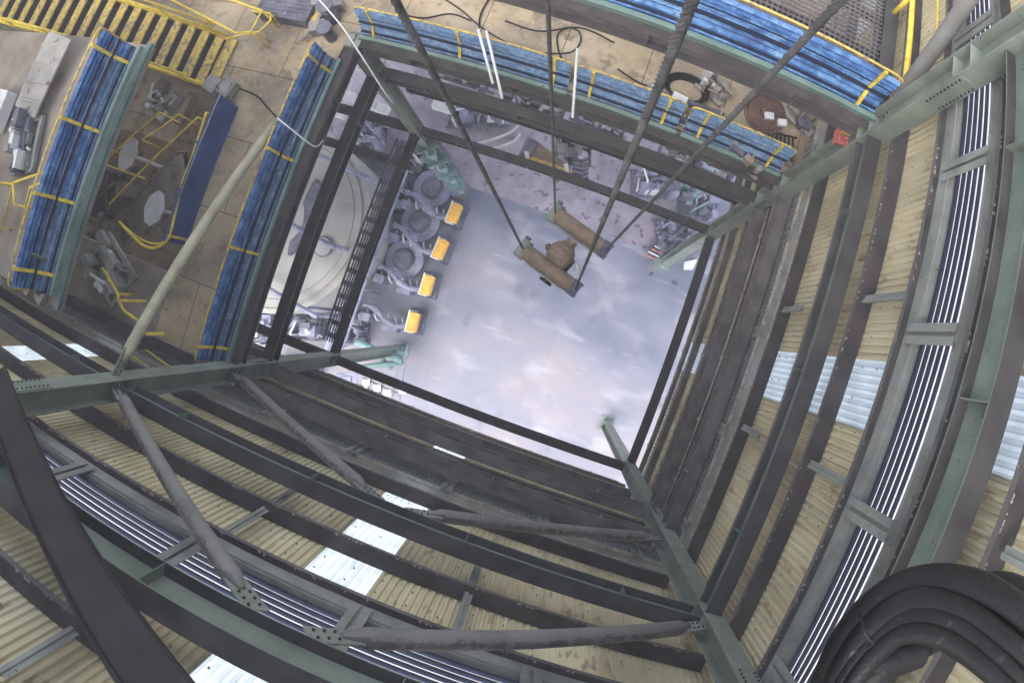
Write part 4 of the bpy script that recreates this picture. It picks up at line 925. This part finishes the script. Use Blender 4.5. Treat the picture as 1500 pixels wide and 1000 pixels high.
# cable ladder beside the lowest left beam
cl = thing('cable_ladder', AT(545, 350, 21.9), 'bluish cable ladder running beside the lowest left beam', 'ladder')
A1, B1 = AT(590, 205, 21.9), AT(482, 500, 21.9); T = (B1-A1).normalized(); S = T.cross(Zv)
m = MB()
for j in (-1, 1): m.bar(A1+S*(j*.22), B1+S*(j*.22), .05, .12)
m.build('side_rail', 'machine_dark', cl)
for k in range(16): m = MB(); c = A1+(B1-A1)*((k+.5)/16); m.bar(c-S*.2, c+S*.2, .16, .05); m.build('rung', 'lavender_steel', cl)
m = MB()
for j in range(3): m.tube([A1+S*(-.1+.09*j)+Zv*.05, B1+S*(-.1+.09*j)+Zv*.05], .03, 6)
m.build('cables', 'machine_dark', cl)
# pipes along the row of pumps
for k, (x, z_, r, mt) in enumerate(((-8.35, 3.0, .10, 'lavender_steel'), (-8.7, 3.1, .07, 'white_paint'), (-9.15, 2.6, .14, 'lavender_steel'))):
    m = MB(); m.cyl((x, -4.2, z_), (x, 4.6, z_), r, 12)
    for yy in (-3.6, -1.2, 1.2, 3.6): m.bar((x, yy, z_), (x, yy, 0), .06, .06, (1, 0, 0)); m.bar((x-.1, yy, z_), (x+.1, yy, z_), .06, .16)
    tag(m.build('long_pipe', mt), ['bluish long pipe behind the pump row, nearest the pumps', 'thin white long pipe behind the pump row', 'thick bluish long pipe behind the pump row, farthest'][k], 'pipe', 'long pipes behind the pumps')
# white tables and crates near the tank side column
for k, (x, y) in enumerate(((500, 120), (494, 138), (512, 142), (545, 152), (560, 160), (498, 165), (650, 152))):
    c = AT(x, y, 27); m = MB(); m.box(c, (.85 if k in (0, 6) else .5, .6 if k in (0, 6) else .42, .5), .0); m.box(c+Zv*.27, (.3, .3, .04), .2); m.bar(c, (c.x, c.y, 0), .3, .3)
    tag(m.build('white_cabinet', 'white_paint', bevel=.02), ['large pale cabinet below the left barrier corner', 'small pale cabinet left of a pair below the barrier corner', 'small pale cabinet right of a pair below the barrier corner', 'small pale cabinet between the two crossing beams, left', 'small pale cabinet between the two crossing beams, right', 'pale cabinet just above the cream tank', 'pale cabinet near the leftmost hoist rope'][k], 'cabinet', 'pale cabinets by the tank')
for k, (x, y, sx, sy, lab) in enumerate(((400, 480, 3.0, 1.6, 'tangle of bluish machinery between the blue barrier end and dark beam'), (450, 470, 2.4, 2.0, 'tangle of bluish machinery below the cream tank'), (520, 480, 1.6, 1.6, 'tangle of pale machinery beside the cable ladder foot'),
                                        (440, 545, 2.6, 1.2, 'tangle of pale machinery just above the left column'), (570, 290, 1.8, 1.6, 'bluish machinery behind the first orange motor'), (620, 235, 1.6, 1.4, 'bluish machinery by the teal frame'),
                                        (545, 200, 1.6, 2.2, 'grey machinery above the cream tank rim'), (700, 165, 3.0, 1.6, 'purple brown machinery between the upper beams, left'), (955, 270, 2.2, 1.4, 'pale bluish machinery right of the braided rope'), (1020, 300, 1.8, 1.6, 'teal and white machinery behind the sign column end'))):
    c = G(x, y, 0); clutter(c, sx, sy, 1.6, 9, ['machine_dark', 'lavender_steel', 'teal_paint' if k in (4, 9) else 'white_paint', 'lavender_steel'], lab, 'machine', 'yard_machine', 80+k, 'machinery on the yard')

# far left end wall and haze
t = thing('corrugated_wall', (-17.06, 4.5, H-21.3), 'tan corrugated end wall far beyond the left landing', 'wall', 'clad walls of the shaft')
c_ = corr('y', YC+.06, YF, -1.2, 21.3, -17.06, -1); c_.build('corrugated_sheet', 'cladding', t)
hz = MB(); hz.box((-4, 3, (H+3)/2-.5), (60, 50, H+4))
vm = bpy.data.materials.new('haze'); vm.use_nodes = True; N = vm.node_tree.nodes; L = vm.node_tree.links
N.remove(N['Principled BSDF']); pv = N.new('ShaderNodeVolumePrincipled'); pv.inputs['Color'].default_value = (.88, .88, .95, 1); pv.inputs['Density'].default_value = .005
L.new(pv.outputs[0], [n for n in N if n.type == 'OUTPUT_MATERIAL'][0].inputs['Volume']); MATS['haze'] = vm
tag(hz.build('haze', 'haze'), kind='stuff')

for k, (ax, q, d) in enumerate((('x', -3.6, 20.4), ('x', -3.5, 17.7), ('y', 3.72, 20.0), ('y', 3.74, 17.4), ('y', 3.70, 15.1))):
    m = MB(); a0, a1 = (X0+.3, X1-.3) if ax == 'x' else (Y0+.3, Y1-.3)
    m.cyl(wp(ax, a0, q, d), wp(ax, a1, q, d), .028, 8)
    n = 5
    for i in range(n): a = a0+(a1-a0)*(i+.5)/n; m.bar(wp(ax, a, q, d+.02), wp(ax, a+.05, q, d+.02), .09, .08)
    tag(m.build('wall_conduit', 'pale_edge'), ['pale conduit near the bottom of the lower wall', 'pale conduit on the lower wall above the broad dark girt', 'pale conduit near the bottom of the right wall', 'pale conduit in the middle of the dim band on the right wall', 'pale conduit close under the mesh louvre on the right wall'][k], 'conduit', 'conduits on the clad walls')

# more fittings round the decks
vf = thing('valve_assembly', AT(478, 40, 13.9), 'grey valve assembly with a yellow round flange above the left barrier', 'valve')
m = MB(); m.lathe(AT(455, 21, 13.75), [(.26, 0), (.28, .06), (.14, .08), (.13, -.02), (.06, -.04)], 20); m.build('round_flange', 'yellow_worn', vf)
for k, (x, y, a, h) in enumerate(((478, 10, .22, .5), (490, 28, .16, .8), (470, 45, .2, .35), (486, 55, .14, .6), (500, 14, .12, .4))):
    m = MB(); c = AT(x, y, 13.95)
    if k % 2: m.lathe(c, [(a, 0), (a, h*.7), (a*.6, h*.8), (a*.6, h), (a*1.3, h), (a*1.3, h+.05)], 14)
    else: m.frame(c+Zv*(h/2), Vector((.9, .4, 0)), Vector((-.4, .9, 0)), Zv, a, a*.7, h/2)
    m.build('valve_body', 'machine_dark' if k % 2 else 'deck_grey', vf)
m = MB(); m.tube(spline([AT(440, 60, 13.8), AT(465, 30, 13.7), AT(480, -5, 13.7)], 5), .06, 8); m.build('pipe', 'deck_grey', vf)
for k, (x, y, sx, sy, h) in enumerate(((318, 128, .42, .40, .35), (338, 132, .40, .44, .30))):
    m = MB(); c = AT(x, y, 13.9); m.frame(c+Zv*h/2, Vector((.95, -.3, 0)), Vector((.3, .95, 0)), Zv, sx/2, sy/2, h/2); m.frame(c+Zv*(h+.015), Vector((.95, -.3, 0)), Vector((.3, .95, 0)), Zv, sx/2-.05, sy/2-.05, .012)
    tag(m.build('grey_box', 'deck_grey', bevel=.02), ['grey box at the foot of the yellow stair, left of a pair', 'grey box at the foot of the yellow stair, right of a pair'][k], 'box', 'grey boxes at the stair foot')
for k, (x, y, sx, sy, seed, lab) in enumerate(((240, 150, 1.0, .9, 5, 'purple grey fittings between the stair foot and blue sheet'), (1090, 225, 1.1, .5, 8, 'small fittings on the tan slabs left of the slotted grate'), (960, 150, .7, .5, 12, 'small dark fittings left of the hose coil'),
                                              (1180, 165, .8, 1.0, 17, 'brown pipe stubs between the red reel and the green column'), (1045, 130, .7, .5, 19, 'brown pipe stubs right of the hose coil'), (60, 400, 1.0, .7, 23, 'grey fittings on the landing by the lower end of the far left barrier'))):
    d = 9.55 if k == 5 else 13.97
    clutter(AT(x, y, d), sx, sy, .45, 6, ['deck_grey', 'deck_brown', 'machine_dark' if k % 2 else 'white_paint'], lab, 'fittings', 'deck_fittings', 100+seed, 'loose fittings on the decks', rz=-.4)
for k, pts in enumerate((((208, 205), (232, 190), (262, 168)), ((105, 258), (125, 240), (150, 215)))):
    rail_loop([AT(x, y, 13.1) for x, y in pts], ['thin yellow rail above the white plate', 'short yellow rail by the green kerb of the far left barrier'][k], .022,
              legs=[(AT(*pts[0], 13.1), zt(AT(*pts[0], 13.1), zf)), (AT(*pts[-1], 13.1), zt(AT(*pts[-1], 13.1), zf))], group='thin yellow rails of the left deck')
for k, pts in enumerate((((585, 20), (620, 26), (660, 20), (690, 30)), ((740, 30), (790, 45), (850, 40), (900, 62)), ((905, 100), (940, 122), (975, 128)))):
    cable([AT(x, y, 13.97) for x, y in pts], .02, ['dark cable on the upper slabs left of the white rods', 'dark cable on the upper slabs behind the cable loop', 'dark cable on the upper slabs left of the braided rope'][k])
for k, (yy, z_) in enumerate(((3.2, 6.2), (-2.6, 5.9), (.2, 6.6))):
    m = MB(); m.tube(spline([(-9.0, yy, .3), (-9.0, yy, z_-.4), (-9.4, yy, z_), (-13.5, yy+.6, z_)], 5), .10, 10); tag(m.build('overhead_pipe', 'lavender_steel'), ['bluish pipe reaching over the tank near its upper rim', 'bluish pipe reaching over the tank near its lower rim', 'bluish pipe reaching over the tank middle'][k], 'pipe', 'pipes over the tank')
